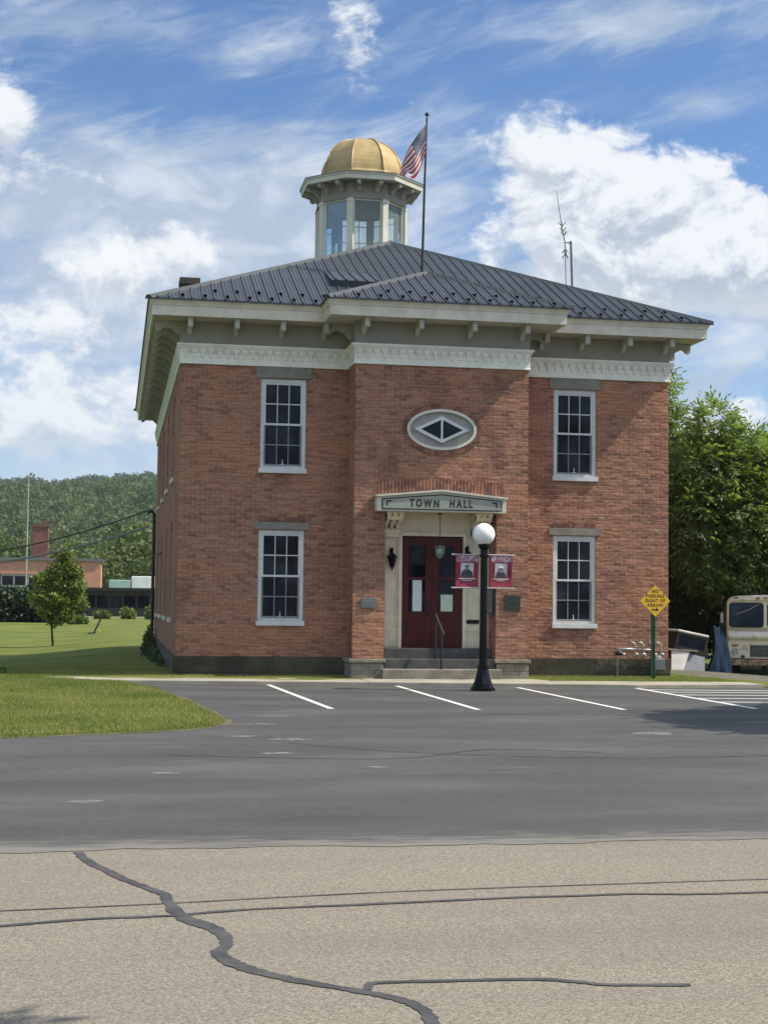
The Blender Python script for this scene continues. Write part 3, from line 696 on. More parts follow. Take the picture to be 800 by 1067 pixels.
# windows
def window(loc, rot, h, lintel=True, lh=.165):
    """double hung six over six window; local frame: x along wall, y inwards, z up from the sill line"""
    W = WW; fm = MB(); cz = .075
    fm.box(-W, -W+cz, .035, .11, 0, h); fm.box(W-cz, W, .035, .11, 0, h); fm.box(-W+cz, W-cz, .035, .11, h-cz, h); fm.box(-W+cz, W-cz, .035, .11, 0, .05)
    o = fm.build('window', 'white', HALL, loc=Vector(loc)-Vector((6.7, 0, 0))); o.rotation_euler = (0, 0, rot)
    s = MB(); s_low = MB(); s_hi = s; i0, i1, z0, z1 = -W+cz, W-cz, .05, h-cz; mid = (z0+z1)/2; t = .038
    for (a, b, y0) in ((mid-.022, z1, .055), (z0, mid+.022, .075)):
        s = s_low if a == z0 else s_hi
        s.box(i0, i0+t, y0, y0+.03, a, b); s.box(i1-t, i1, y0, y0+.03, a, b)
        s.box(i0+t, i1-t, y0, y0+.03, b-.044, b); s.box(i0+t, i1-t, y0, y0+.03, a, a+.044)
        for k in (1, 2):
            x = i0+t+(i1-i0-2*t)*k/3; s.box(x-.009, x+.009, y0+.006, y0+.024, a+.044, b-.044)
        zc = (a+b)/2
        for k in range(3):
            xa = i0+t+(i1-i0-2*t)*k/3+(.011 if k else 0); xb = i0+t+(i1-i0-2*t)*(k+1)/3-(.011 if k < 2 else 0)
            s.box(xa, xb, y0+.006, y0+.024, zc-.011, zc+.011)
    s_hi.build('sash', 'white', o, loc=(0, 0, 0)); s_low.build('sash', 'screened', o, loc=(0, 0, 0))
    p = MB(); p.box(i0, i1, .074, .078, mid+.022, z1); p.build('pane', 'glass', o, loc=(0, 0, 0))
    p = MB(); p.box(i0, i1, .094, .098, z0, mid-.02); p.build('pane', 'screen', o, loc=(0, 0, 0))
    q = MB(); q.box(-.008, .008, .066, .072, .095, .19); q.box(-.03, .03, .064, .074, .085, .10); q.build('sash_lift', 'white', o, loc=(0, 0, 0))
    q = MB(); q.box(-W-.03, W+.03, -.055, .10, -.105, -.003); q.build('sill', 'white', o, loc=(0, 0, 0), bevel=.006)
    if lintel:
        q = MB(); q.box(-W-.105, W+.105, -.03, .06, h+.012, h+lh); q.build('lintel', 'lintel', o, loc=(0, 0, 0), bevel=.006)
    return o
for cx in (WXL, WXR):
    window((cx, 0, WL0), 0, WL1-WL0); window((cx, 0, WU0), 0, WU1-WU0, True, .25)
for y in SWY:
    window((X0, y, WL0), -PI/2, WL1-WL0+.3, False); window((X0, y, WU0), -PI/2, WU1-WU0, False)
for y in SWY[:1]:
    window((X1, y, WL0), PI/2, WL1-WL0+.3, False); window((X1, y, WU0), PI/2, WU1-WU0, False)
for y in SWY[1:]:
    window((X1, y, WL0), PI/2, WL1-WL0+.3, False); window((X1, y, WU0), PI/2, WU1-WU0, False)
# soldier course arches
rr = random.Random(2)
for cx in (WXL, WXR):
    a = MB(); n = 17
    for i in range(n):
        x = cx-.50+i*1.0/n; a.box(x+.007, x+1.0/n-.007, -.012-rr.uniform(0, .008), .01, 3.325, 3.43)
    a.build('brick_arch', 'arch', HALL)
n = 37; a = MB()
for i in range(n):
    x = 5.37+i*2.73/n; z1 = 4.19+.08*(1-abs(2*i/n-1)); a.box(x+.010, x+2.73/n-.010, PY-.018-rr.uniform(0, .010), PY+.01, 3.80, z1+rr.uniform(-.012, .012))
a.build('brick_arch', 'arch', HALL)
n = 74; a = MB()
for i in range(n):
    t = 2*PI*(i+.5)/n; nx_, nz_ = math.cos(t)/OA, math.sin(t)/OB; q = math.hypot(nx_, nz_); nx_, nz_ = nx_/q, nz_/q
    px_, pz_ = OC[0]+OA*math.cos(t), OC[1]+OB*math.sin(t); tx, tz = -nz_, nx_
    hwid = .5*math.hypot(OA*math.sin(t), OB*math.cos(t))*2*PI/n-.008; d0, d1 = .012, .125; yy = PY-.012-rr.uniform(0, .008)
    vs = [(px_+nx_*d+tx*s*hwid*(1+.15*(d > .05)), y_, pz_+nz_*d+tz*s*hwid*(1+.15*(d > .05))) for y_ in (yy, PY+.01) for d, s in ((d0, -1), (d0, 1), (d1, 1), (d1, -1))]
    a.add(vs, [(0, 1, 2, 3), (7, 6, 5, 4), (0, 4, 5, 1), (1, 5, 6, 2), (2, 6, 7, 3), (3, 7, 4, 0)])
a.build('brick_arch', 'arch', HALL)

# oval window with diamond light
ow = MB()
def ering(mb, k0, k1, y0, y1):
    n = 72
    def E(k, i): t = 2*PI*i/n; return (OC[0]+(OA-k)*math.cos(t), OC[1]+(OB-k)*math.sin(t))
    for i in range(n):
        p, q, u, v = E(k0, i), E(k0, i+1), E(k1, i+1), E(k1, i)
        mb.quad((p[0], y0, p[1]), (q[0], y0, q[1]), (u[0], y0, u[1]), (v[0], y0, v[1]))
        mb.quad((p[0], y0, p[1]), (p[0], y1, p[1]), (q[0], y1, q[1]), (q[0], y0, q[1])); mb.quad((v[0], y0, v[1]), (u[0], y0, u[1]), (u[0], y1, u[1]), (v[0], y1, v[1]))
ering(ow, -.004, .055, PY-.022, PY+.1)
OV = ow.build('oval_window', 'trim', HALL)
n = 72; po = MB(); po.add([(OC[0]+(OA-.03)*math.cos(2*PI*i/n), PY+.045, OC[1]+(OB-.03)*math.sin(2*PI*i/n)) for i in range(n)], [tuple(range(n))]); po.build('panel', 'ovalpanel', OV)
dm = MB(); dx, dz, di = .595, .285, .072
def diamond(k): return [(OC[0]-dx*k, OC[1]), (OC[0], OC[1]-dz*k), (OC[0]+dx*k, OC[1]), (OC[0], OC[1]+dz*k)]
o_, i_ = diamond(1), diamond(.76)
for i in range(4):
    j = (i+1) % 4
    for (p, q, y0, y1) in ((o_, i_, PY-.02, PY-.02),): dm.quad((p[i][0], y0, p[i][1]), (p[j][0], y0, p[j][1]), (q[j][0], y0, q[j][1]), (q[i][0], y0, q[i][1]))
    dm.quad((o_[i][0], PY-.02, o_[i][1]), (o_[i][0], PY+.044, o_[i][1]), (o_[j][0], PY+.044, o_[j][1]), (o_[j][0], PY-.02, o_[j][1]))
    dm.quad((i_[i][0], PY-.02, i_[i][1]), (i_[j][0], PY-.02, i_[j][1]), (i_[j][0], PY+.03, i_[j][1]), (i_[i][0], PY+.03, i_[i][1]))
dm.box(OC[0]-.02, OC[0]+.02, PY-.018, PY+.03, OC[1]-dz*.74, OC[1]+dz*.74)
dm.build('frame', 'white', OV)
gl = MB(); q = diamond(.80); gl.add([(x, PY+.02, z) for x, z in q], [(0, 1, 2, 3)]); gl.build('pane', 'glass', OV)

# entrance: steps, surround, doors, canopy
st = MB(); 
st.box(RX0+.01, RX1-.01, -.60, -.12, .0, .69); st.box(RX0+.01, RX1-.01, -.90, -.601, .0, .475); 
STEP = st.build('entrance_steps', 'step', HALL, bevel=.012)
sb = MB(); sb.box(RX0-.07, RX1+.06, -1.22, -.975, .0, .275); sb.box(RX0+.01, RX1-.01, -.975, -.901, .0, .275); sb.build('bottom_step', 'stone', STEP, bevel=.015)
sr = MB(); y0 = RY
sr.box(RX0+.002, 5.665, y0-.02, -.10, .69, 3.62); sr.box(7.745, RX1-.002, y0-.02, -.10, .69, 3.62)
sr.box(5.665, 6.03, y0, -.10, .69, 3.15); sr.box(7.365, 7.745, y0, -.10, .69, 3.15); sr.box(5.665, 7.745, y0, -.10, 3.15, 3.62)
def moulding(mb, x0, x1, z0, z1, y, t=.03, w_=.035):
    mb.box(x0, x0+w_, y-t, y-.001, z0, z1); mb.box(x1-w_, x1, y-t, y-.001, z0, z1); mb.box(x0+w_, x1-w_, y-t, y-.001, z1-w_, z1); mb.box(x0+w_, x1-w_, y-t, y-.001, z0, z0+w_)
for a_, b_ in ((5.67, 5.95), (7.44, 7.74)):
    moulding(sr, a_, b_, 1.05, 3.12, y0, .022); moulding(sr, a_, b_, .72, 1.02, y0, .015)
sr.box(5.955, 6.03, y0-.05, y0-.001, .69, 3.15); sr.box(7.365, 7.435, y0-.05, y0-.001, .69, 3.15); sr.box(5.955, 7.435, y0-.055, y0-.001, 3.075, 3.145)
SUR = sr.build('door_surround', 'cream2', HALL)
ms = MB(); ms.box(7.45, 7.73, y0-.03, y0-.002, 1.215, 1.295); ms.build('mail_slot', 'black', SUR)
for x0, x1, hs in ((6.032, 6.692, 1), (6.698, 7.362, -1)):
    d = MB(); ya, yb = y0+.03, y0+.08; gx0, gx1 = (6.19, 6.555) if hs == 1 else (6.835, 7.19)
    for (a_, b_, c_, e_) in ((x0, gx0, .70, 3.06), (gx1, x1, .70, 3.06), (gx0, gx1, .70, 1.46), (gx0, gx1, 2.135, 2.20), (gx0, gx1, 2.87, 3.06)): d.box(a_, b_, ya, yb, c_, e_)
    moulding(d, x0+.12, x1-.12, .85, 1.34, ya, .012, .03)
    DR = d.build('door', 'red', HALL)
    pn = MB(); pn.box(gx0, gx1, ya+.02, ya+.03, 1.46, 2.135); pn.box(gx0, gx1, ya+.02, ya+.03, 2.20, 2.87); pn.build('pane', 'doorglass', DR)
    if hs == 1:
        hd = MB(); hd.box(6.585, 6.625, ya-.015, ya-.001, 1.26, 1.62); hd.tube([(6.605, ya-.015, 1.36), (6.605, ya-.07, 1.40), (6.605, ya-.07, 1.52), (6.605, ya-.015, 1.56)], .012); hd.build('handle', 'iron', DR)
    hg = MB(); hx = x0-.01 if hs == 1 else x1-.012
    for z in (.9, 1.9, 2.8): hg.box(hx, hx+.022, ya-.014, ya-.001, z, z+.11)
    hg.build('hinge', 'iron', DR)
# canopy: shallow gabled hood
CX0, CX1, CY = 5.318, 8.06, -1.215; cm = (CX0+CX1)/2
hood = [(CX0, 3.545), (CX1, 3.545), (CX1, 3.83), (cm, 3.965), (CX0, 3.83)]
cn = MB(); cn.prism(hood, -CY+PY-.003, 'y', CY)
CAN = cn.build('canopy', 'trim', HALL, bevel=.008)
rf = MB(); rf.add([(CX0-.03, CY-.05, 3.83), (cm, CY-.05, 3.967), (CX1+.03, CY-.05, 3.83), (CX1+.03, PY-.003, 3.85), (cm, PY-.003, 3.987), (CX0-.03, PY-.003, 3.85),
     (CX0-.03, CY-.05, 3.87), (cm, CY-.05, 4.01), (CX1+.03, CY-.05, 3.87), (CX1+.03, PY-.003, 3.89), (cm, PY-.003, 4.03), (CX0-.03, PY-.003, 3.89)],
    [(0, 1, 7, 6), (1, 2, 8, 7), (6, 7, 10, 11), (7, 8, 9, 10), (0, 6, 11, 5), (2, 3, 9, 8), (0, 5, 4, 1), (1, 4, 3, 2)])
rf.build('hood_roof', 'cream', CAN)
def console(x):
    m = MB(); 
    pr = [(-.27, 3.08), (-.33, 3.06), (-.42, 3.10), (-.45, 3.18), (-.42, 3.25), (-.50, 3.30), (-.66, 3.34), (-.80, 3.40), (-.84, 3.46), (-.88, 3.543), (-.27, 3.543)]
    for o_ in (0, .13, .26): m.prism(pr, .085, 'x', x+o_)
    m.box(x-.02, x+.365, -.86, -.27, 3.50, 3.543); m.box(x+.02, x+.32, -.40, -.27, 3.04, 3.22)
    m.tube([(x, -.385, 3.16), (x+.345, -.385, 3.16)], .075, 14); m.tube([(x, -.76, 3.44), (x+.345, -.76, 3.44)], .06, 14)
    for o_ in (.05, .17, .29): m.tube([(x+o_, -.46, 3.20), (x+o_-.03, -.50, 3.32), (x+o_+.02, -.62, 3.40), (x+o_, -.74, 3.47)], [.02, .035, .035, .02], 8)
    m.build('console', 'cream2', CAN, smooth=False)
console(5.60); console(7.52)

# cupola on the ridge
CU = (6.575, 9.3); 
def octo(rad, z, off=PI/8): return [(CU[0]+rad*math.cos(off+k*PI/4), CU[1]+rad*math.sin(off+k*PI/4), z) for k in range(8)]
def orings(mb, prof, closed=False):
    vs = []; 
    for rad, z in prof: vs += octo(rad, z)
    m_ = len(prof); rng_ = range(m_ if closed else m_-1)
    mb.add(vs, [(j*8+i, j*8+(i+1) % 8, ((j+1) % m_)*8+(i+1) % 8, ((j+1) % m_)*8+i) for j in rng_ for i in range(8)])
cb = MB(); orings(cb, [(1.30, 10.2), (1.30, 10.98), (1.36, 11.0), (1.36, 11.06), (1.22, 11.06), (1.22, 10.2)], True)
CUP = cb.build('cupola', 'taupe', HALL)
zf0, zf1 = 12.64, 13.13
cf = MB(); orings(cf, [(1.20, zf0), (1.31, zf0), (1.31, zf0+.04), (1.28, zf0+.05), (1.28, zf1), (1.20, zf1)], True); orings(cf, [(.02, zf1-.02), (1.25, zf1-.02)]); cf.build('frieze', 'taupe', CUP)
ci = MB(); orings(ci, [(1.195, zf0+.01), (1.195, zf1-.03), (.02, zf1-.03)]); ci.build('lining', 'trim', CUP)
for k in range(8):
    t = PI/8+k*PI/4; cx_, cy_ = CU[0]+1.235*math.cos(t), CU[1]+1.235*math.sin(t)
    cl = MB(); rot = Matrix.Rotation(t, 3, 'Z'); cl.box(cx_-.06, cx_+.06, cy_-.085, cy_+.085, 11.06, zf0, rot); cl.box(cx_-.075, cx_+.075, cy_-.10, cy_+.10, zf0-.10, zf0-.04, rot); cl.build('column', 'trim', CUP)
    t2 = k*PI/4; ap = 1.20*math.cos(PI/8); half = 1.20*math.sin(PI/8)-.06
    mx, my = CU[0]+ap*math.cos(t2), CU[1]+ap*math.sin(t2); sx, sy = -math.sin(t2), math.cos(t2); ox, oy = math.cos(t2), math.sin(t2)
    def W3(u, z, d=0): return (mx+sx*u+ox*d, my+sy*u+oy*d, z)
    p = MB(); p.quad(W3(-half, 11.06), W3(half, 11.06), W3(half, zf0), W3(-half, zf0)); WN = p.build('window', 'clear', CUP)
    mu = MB(); 
    def bar(u0, u1, z0, z1): 
        vs = [W3(u, z, d) for d in (.006, .035) for u, z in ((u0, z0), (u1, z0), (u1, z1), (u0, z1))]
        mu.add(vs, [(0, 1, 2, 3), (7, 6, 5, 4), (0, 4, 5, 1), (1, 5, 6, 2), (2, 6, 7, 3), (3, 7, 4, 0)])
    bar(-half, -half+.05, 11.06, zf0); bar(half-.05, half, 11.06, zf0); bar(-half+.05, half-.05, zf0-.05, zf0)
    if k not in (5, 6, 7):
        for uu in (-half/3, half/3): bar(uu-.010, uu+.010, 11.06, zf0-.05)
        for zz_ in (11.45, 11.95, 12.42): bar(-half+.05, half-.05, zz_-.010, zz_+.010)
    o = mu.build('muntin', 'trim', CUP)
ce = MB(); orings(ce, [(1.24, zf1-.005), (1.70, zf1-.03), (1.70, zf1-.06), (1.735, zf1-.06), (1.75, zf1+.04), (1.79, zf1+.085), (1.79, zf1+.11), (1.24, zf1+.11)], True); ce.build('eave', 'trim', CUP)
cr = MB(); orings(cr, [(1.80, zf1+.105), (1.80, zf1+.125), (1.18, zf1+.30), (1.18, zf1+.26)], True); cr.build('roof', 'cap', CUP)
cbm = MB(); cbm.prism([(1.20, 12.84), (1.26, 12.82), (1.34, 12.92), (1.48, 12.96), (1.54, 12.94), (1.58, 12.98), (1.58, 13.11), (1.20, 13.11)], .10, 'y', -.05)
CB0 = cbm.build('bracket', 'bracket', CUP, loc=(CU[0]-6.7, CU[1], 0)); first = True
for k in range(16):
    t = k*PI/8+PI/16*1.0; 
    o = CB0 if first else dup(CB0, CUP); first = False; o.rotation_euler = (0, 0, t)
dmb = MB(); prof = []
zd0, zd1, RD = zf1+.24, 14.58, 1.17
for i in range(15):
    t = i/14*PI/2; prof.append((max(.03, RD*math.cos(t)**.74), zd0+(zd1-zd0)*math.sin(t)))
orings(dmb, [(RD+.03, zd0), (RD+.03, zd0+.07)]+[(a_, b_+.0) for a_, b_ in prof[1:]])
dmb.f.append(tuple(range(len(dmb.v)-8, len(dmb.v)))); DOME = dmb.build('dome', 'gold', CUP)
rb = MB()
for k in range(8):
    t = PI/8+k*PI/4; rb.tube([(CU[0]+(a_+.008)*math.cos(t), CU[1]+(a_+.008)*math.sin(t), b_) for a_, b_ in prof[1:]], .026, 6)
rb.build('dome_seam', 'gold', CUP)

# ------------------------------------------------------------------ fittings on and before the hall
sg = thing('sign_board', 'sage green TOWN HALL sign with dark border on the entrance hood', 'sign', (cm, CY, 3.55))
q = MB(); q.prism([(CX0+.13, 3.60), (CX1-.13, 3.60), (CX1-.13, 3.775), (cm, 3.885), (CX0+.13, 3.775)], .014, 'y', CY-.017); q.build('board', 'signpanel', sg)
bd = MB(); outer = [(CX0+.09, 3.575), (CX1-.09, 3.575), (CX1-.09, 3.80), (cm, 3.915), (CX0+.09, 3.80)]; inner = [(CX0+.115, 3.595), (CX1-.115, 3.595), (CX1-.115, 3.782), (cm, 3.892), (CX0+.115, 3.782)]
for i in range(5):
    j = (i+1) % 5; bd.quad((outer[i][0], CY-.02, outer[i][1]), (outer[j][0], CY-.02, outer[j][1]), (inner[j][0], CY-.02, inner[j][1]), (inner[i][0], CY-.02, inner[i][1]))
for sx, s_ in ((CX0+.19, 1), (CX1-.19, -1)):
    a_, b_ = sorted((sx, sx+s_*.11)); bd.box(a_, b_, CY-.021, CY-.018, 3.735, 3.765); a_, b_ = sorted((sx, sx+s_*.03)); bd.box(a_, b_, CY-.021, CY-.018, 3.66, 3.734)
bd.build('border', 'ink', sg)
for word, dx_ in (('TOWN', -.375), ('HALL', .40)): text_mesh('lettering', word, .215, 'ink', sg, (cm+dx_, CY-.020, 3.712), .74, 1.46, .002, bold=.035)

def lantern(x, y, z, label):
    t = thing('wall_lantern', label, 'wall lantern', (x, y, z), 'wall lanterns beside the doors')
    b = MB(); b.box(x-.04, x+.04, y-.02, y-.002, z-.02, z+.20); b.tube([(x, y-.02, z+.15), (x, y-.07, z+.19), (x, y-.12, z+.16)], .011)
    b.lathe([(.012, .22), (.02, .20), (.015, .12), (.03, .10), (.125, .02), (.12, .0), (.05, -.0)], (x, y-.12, z), 6)
    b.lathe([(.045, -.20), (.02, -.235), (.008, -.27)], (x, y-.12, z), 6)
    for k in range(6):
        a = k*PI/3; b.tube([(x+.082*math.cos(a), y-.12+.082*math.sin(a), z), (x+.045*math.cos(a), y-.12+.045*math.sin(a), z-.20)], .008, 5)
    b.build('bracket', 'black', t)
    g = MB(); g.lathe([(.072, -.005), (.036, -.19)], (x, y-.12, z), 6); g.build('glass', 'doorglass', t)
lantern(5.80, RY-.005, 2.60, 'black wall lantern on the cream panel left of the red doors')
lantern(7.44, RY-.055, 2.66, 'black wall lantern right of the doors, mostly hidden behind the street lamp')
pl = thing('pendant_lamp', 'glass bell lamp hanging on a thin rod before the red doors', 'pendant lamp', (6.755, -.72, 2.58))
b = MB(); b.tube([(6.755, -.72, 3.54), (6.755, -.72, 2.90)], .009, 6); b.lathe([(.06, 0), (.05, -.03), (.01, -.035)], (6.755, -.72, 3.544), 12); b.lathe([(.02, .12), (.055, .06), (.06, .02)], (6.755, -.72, 2.82), 12); b.build('rod', 'iron', pl)
b = MB(); b.lathe([(.105, .0), (.115, .02), (.11, -.08), (.085, -.17), (.04, -.23), (.01, -.25)], (6.755, -.72, 2.83), 14); b.build('shade', 'clear', pl, smooth=True)
b = MB(); b.lathe([(.02, .07), (.035, .02), (.03, -.03), (.01, -.05)], (6.755, -.72, 2.74), 10); b.build('bulb', 'lens', pl, smooth=True)

def plaque(x0, x1, z0, z1, mat, label):
    b = MB(); b.box(x0, x1, PY-.028, PY-.002, z0, z1); 
    for i in range(5): zz_ = z1-.05-(z1-z0-.08)*i/5; b.box(x0+.04, x1-.04-.03*(i % 2), PY-.031, PY-.027, zz_-.018, zz_)
    o = b.build('plaque', mat, bevel=.006); tag(rebase(o), label, 'plaque')
plaque(5.055, 5.37, 1.535, 1.735, 'zincplaque', 'small grey metal plaque on the brick pier left of the steps')
plaque(8.115, 8.46, 1.50, 1.83, 'bronze', 'larger dark green bronze plaque on the brick pier right of the lamp')
t = thing('notice_case', 'slim grey notice case on the side wall of the entrance recess', 'notice case', (RX1, -.55, 1.45))
b = MB(); b.box(RX1-.06, RX1-.002, -.86, -.40, 1.42, 1.98); b.build('case', 'iron', t); b = MB(); b.box(RX1-.066, RX1-.061, -.83, -.43, 1.46, 1.94); b.build('glass', 'zincplaque', t)
yp = RY+.045
b = MB(); b.box(6.28, 6.48, yp-.006, yp-.002, 1.47, 2.13); o = b.build('paper_notice', 'paper'); tag(rebase(o), 'tall narrow white notice taped inside the left door glass', 'notice')
for z_, h_ in ((1.78, .13),): pass
b = MB(); b.box(6.895, 7.16, yp-.006, yp-.002, 1.47, 1.83); o = b.build('paper_notice', 'papergreen'); tag(rebase(o), 'short pale green notice in the right door glass', 'notice')

hr = thing('handrail', 'single black iron handrail standing on the entrance steps', 'handrail', (6.70, -1.1, .28))
b = MB(); b.tube([(6.665, -.80, .476), (6.665, -.80, 1.37)], .026, 8); b.build('post', 'iron', hr)
b = MB(); b.tube([(6.72, -1.14, .276), (6.72, -1.14, 1.07)], .026, 8); b.build('post', 'iron', hr)
b = MB(); b.tube([(6.662, -.78, 1.40), (6.69, -.97, 1.23), (6.72, -1.14, 1.085), (6.735, -1.22, 1.01), (6.735, -1.26, .985)], .03, 8); b.build('rail', 'iron', hr)
b = MB(); b.lathe([(.05, 0), (.05, .012), (.022, .02)], (6.72, -1.14, .276), 10); b.lathe([(.05, 0), (.05, .012), (.022, .02)], (6.665, -.80, .476), 10); b.build('base_flange', 'iron', hr)

fp = thing('flagpole', 'slim dark flagpole standing on the roof behind the front gable', 'flagpole', (6.80, 1.72, 8.9))
b = MB(); b.tube([(6.80, 1.72, 8.95), (6.835, 1.72, 11), (6.88, 1.72, 12.86)], [.032, .028, .02], 8); b.build('pole', 'iron', fp)
b = MB(); b.lathe([(.005, -.05), (.04, -.03), (.05, .0), (.04, .035), (.005, .055)], (6.88, 1.72, 12.93), 10); b.build('finial', 'iron', fp)
# flag: hangs from the pole top, fly end blown up to the left
def flag_mat():
    m, t, p = nt('flag_cloth'); uv = N(t, 'ShaderNodeUVMap', uv_map='UV').outputs[0]; s = N(t, 'ShaderNodeSeparateXYZ', {0: uv})
    st_ = math_(t, 'LESS_THAN', math_(t, 'MODULO', math_(t, 'MULTIPLY', s.outputs[1], 13.0), 2.0), 1.0)
    col = mixc(t, st_, (.70, .68, .68), (.42, .03, .045))
    can = math_(t, 'MULTIPLY', math_(t, 'LESS_THAN', s.outputs[0], .42), math_(t, 'GREATER_THAN', s.outputs[1], .46))
    su = math_(t, 'SUBTRACT', math_(t, 'FRACT', math_(t, 'MULTIPLY', s.outputs[0], 22.0)), .5); sv = math_(t, 'SUBTRACT', math_(t, 'FRACT', math_(t, 'MULTIPLY', s.outputs[1], 15.0)), .5)
    star = math_(t, 'LESS_THAN', math_(t, 'ADD', math_(t, 'MULTIPLY', su, su), math_(t, 'MULTIPLY', sv, sv)), .07)
    col = mixc(t, can, col, mixc(t, star, (.018, .024, .075), (.65, .65, .68)))
    t.links.new(col, p.inputs['Base Color']); p.inputs['Roughness'].default_value = .8
    tr = N(t, 'ShaderNodeBsdfTranslucent', {'Color': col}); mx = N(t, 'ShaderNodeMixShader', {0: .35, 1: p.outputs[0], 2: tr.outputs[0]})
    t.links.new(mx.outputs[0], t.nodes['Material Output'].inputs[0]); return m
nu, nv = 40, 24; me = bpy.data.meshes.new('flag'); vs = []; uvl = []
for i in range(nu+1):
    for j in range(nv+1):
        u, v = i/nu, j/nv                                          # v: 0 bottom .. 1 top
        top = Vector((6.872, 1.70, 12.72)).lerp(Vector((6.19, 1.62, 11.50)), u) + Vector((-.05*math.sin(PI*u), 0, .02*math.sin(PI*u)))
        bot = Vector((6.86, 1.70, 11.98)).lerp(Vector((6.36, 1.60, 11.40)), u**.85) + Vector((.05*math.sin(2.2*PI*u), 0, -.22*math.sin(PI*u)**2+.05*math.sin(3*PI*u)))
        p = bot.lerp(top, v); p.y += .085*math.sin(7.5*u+3.0*v)*min(1, u*3) + .04*math.sin(15*u-4*v)*min(1, 3*u); p.x += .03*math.sin(9*v+6*u)*u
        vs.append(p-Vector((6.87, 1.70, 12.0))); uvl.append((u, v))
fs = [(i*(nv+1)+j, (i+1)*(nv+1)+j, (i+1)*(nv+1)+j+1, i*(nv+1)+j+1) for i in range(nu) for j in range(nv)]
me.from_pydata(vs, [], fs); ul = me.uv_layers.new(name='UV')
for lp_ in me.loops: ul.data[lp_.index].uv = uvl[lp_.vertex_index]
me.polygons.foreach_set('use_smooth', [True]*len(me.polygons)); me.materials.append(flag_mat())
fo = bpy.data.objects.new('flag', me); COL.objects.link(fo); fo.location = (6.87, 1.70, 12.0); tag(fo, 'stars and stripes flag drooping from the pole above the roof', 'flag')

an = thing('antenna', 'thin whip antenna clamped to a leaning mast on the right roof slope', 'antenna', (11.4, 5, 8.5))
b = MB(); b.tube([(11.45, 5, 8.45), (11.36, 5, 10.98)], .032, 8); b.tube([(11.36, 5, 10.93), (11.20, 5, 10.95)], .018, 6); b.build('mast', 'zincplaque', an)
b = MB(); b.tube([(11.27, 5, 8.6), (11.22, 5, 10.4), (11.20, 5, 10.95), (11.09, 5, 11.5), (10.97, 5, 12.27)], [.010, .012, .016, .012, .006], 6)
for z_, x_ in ((11.12, 11.17), (11.22, 11.15), (11.36, 11.12), (10.78, 11.21), (10.66, 11.21)):
    for k in range(4):
        a = k*PI/2+z_*3; b.tube([(x_, 5, z_), (x_+.10*math.cos(a), 5+.10*math.sin(a), z_+(.10 if z_ > 11 else -.12))], .011, 5)
b.build('whip', 'zincplaque', an)

gm = thing('gas_meter', 'pale gas pipes with valves and a grey regulator on the foundation wall', 'gas meter', (11.3, -.2, .08))
b = MB(); b.tube([(10.87, -.16, .05), (10.87, -.16, .62), (10.87, -.16, .66), (10.93, -.16, .68)], .026, 8); b.tube([(10.85, -.16, .69), (11.28, -.16, .69)], .028, 8)
b.tube([(11.28, -.16, .69), (11.75, -.16, .67)], .02, 8)
for x_ in (11.28, 11.46, 11.70, 11.86): 
    b.tube([(x_, -.16, .50), (x_, -.16, .80), (x_-.06, -.16, .84), (x_-.12, -.16, .82)], .02, 8); b.box(x_-.06, x_+.06, -.20, -.12, .535, .57)
for x_ in (11.0, 11.3, 11.47, 11.73, 11.9): b.lathe([(.045, -.03), (.05, 0), (.035, .03)], (x_, -.17, .58), 8)
b.build('pipework', 'zinc', gm, smooth=True)
b = MB(); b.box(11.62, 11.92, -.30, -.08, .24, .49); b.lathe([(.09, -.02), (.11, 0), (.09, .05), (.03, .07)], (11.77, -.19, .49), 12); b.build('meter_body', 'zincplaque', gm, bevel=.03)
b = MB(); b.lathe([(.02, -.05), (.085, -.03), (.085, .03), (.02, .05)], (10.90, -.17, .60), 12); b.build('regulator', 'iron', gm, smooth=True)

cp = thing('conduit', 'dark service conduit with weatherhead up the left side wall', 'conduit', (1.18, 15.2, 0))
b = MB(); b.tube([(1.19, 15.6, -.3), (1.19, 15.6, 4.3), (1.10, 15.55, 4.42), (1.0, 15.5, 4.32)], .05, 8); b.tube([(1.19, 15.6, 3.0), (1.26, 10.5, 2.95), (1.30, 10.4, 2.95)], .022, 6); b.build('pipe', 'iron', cp)

# street lamp with two banners
LX, LY = 6.93, -4.0
lm = thing('street_lamp', 'black lamp post with a white globe before the town hall steps', 'street lamp', (LX-.03, LY, 0))
b = MB(); b.lathe([(.235, .0), (.235, .05), (.20, .07), (.185, .12), (.14, .24), (.112, .36), (.105, .42), (.115, .43), (.115, .47), (.09, .48)], (LX-.03, LY, .004), 8, PI/8); b.build('base', 'black', lm)
b = MB(); b.box(LX-.08, LX+.01, LY-.185, LY-.13, .12, .30); b.build('base_door', 'iron', lm)
pr = []; 
for z_, r_ in ((.46, .080), (1.2, .073), (2.52, .066), (2.53, .092), (2.57, .092), (2.58, .07), (2.66, .068), (2.70, .105), (2.75, .115), (2.78, .10)): pr.append((r_, z_))
b = MB(); b.lathe(pr, (LX-.025, LY, .004), 12); b.build('post', 'black', lm)
b = MB(); n = 24; b.lathe([(.213*math.sin(t), -.213*math.cos(t)) for t in [.02+(PI-.04)*i/18 for i in range(19)]], (LX-.035, LY, 2.965), 28); b.build('globe', 'globe', lm, smooth=True)
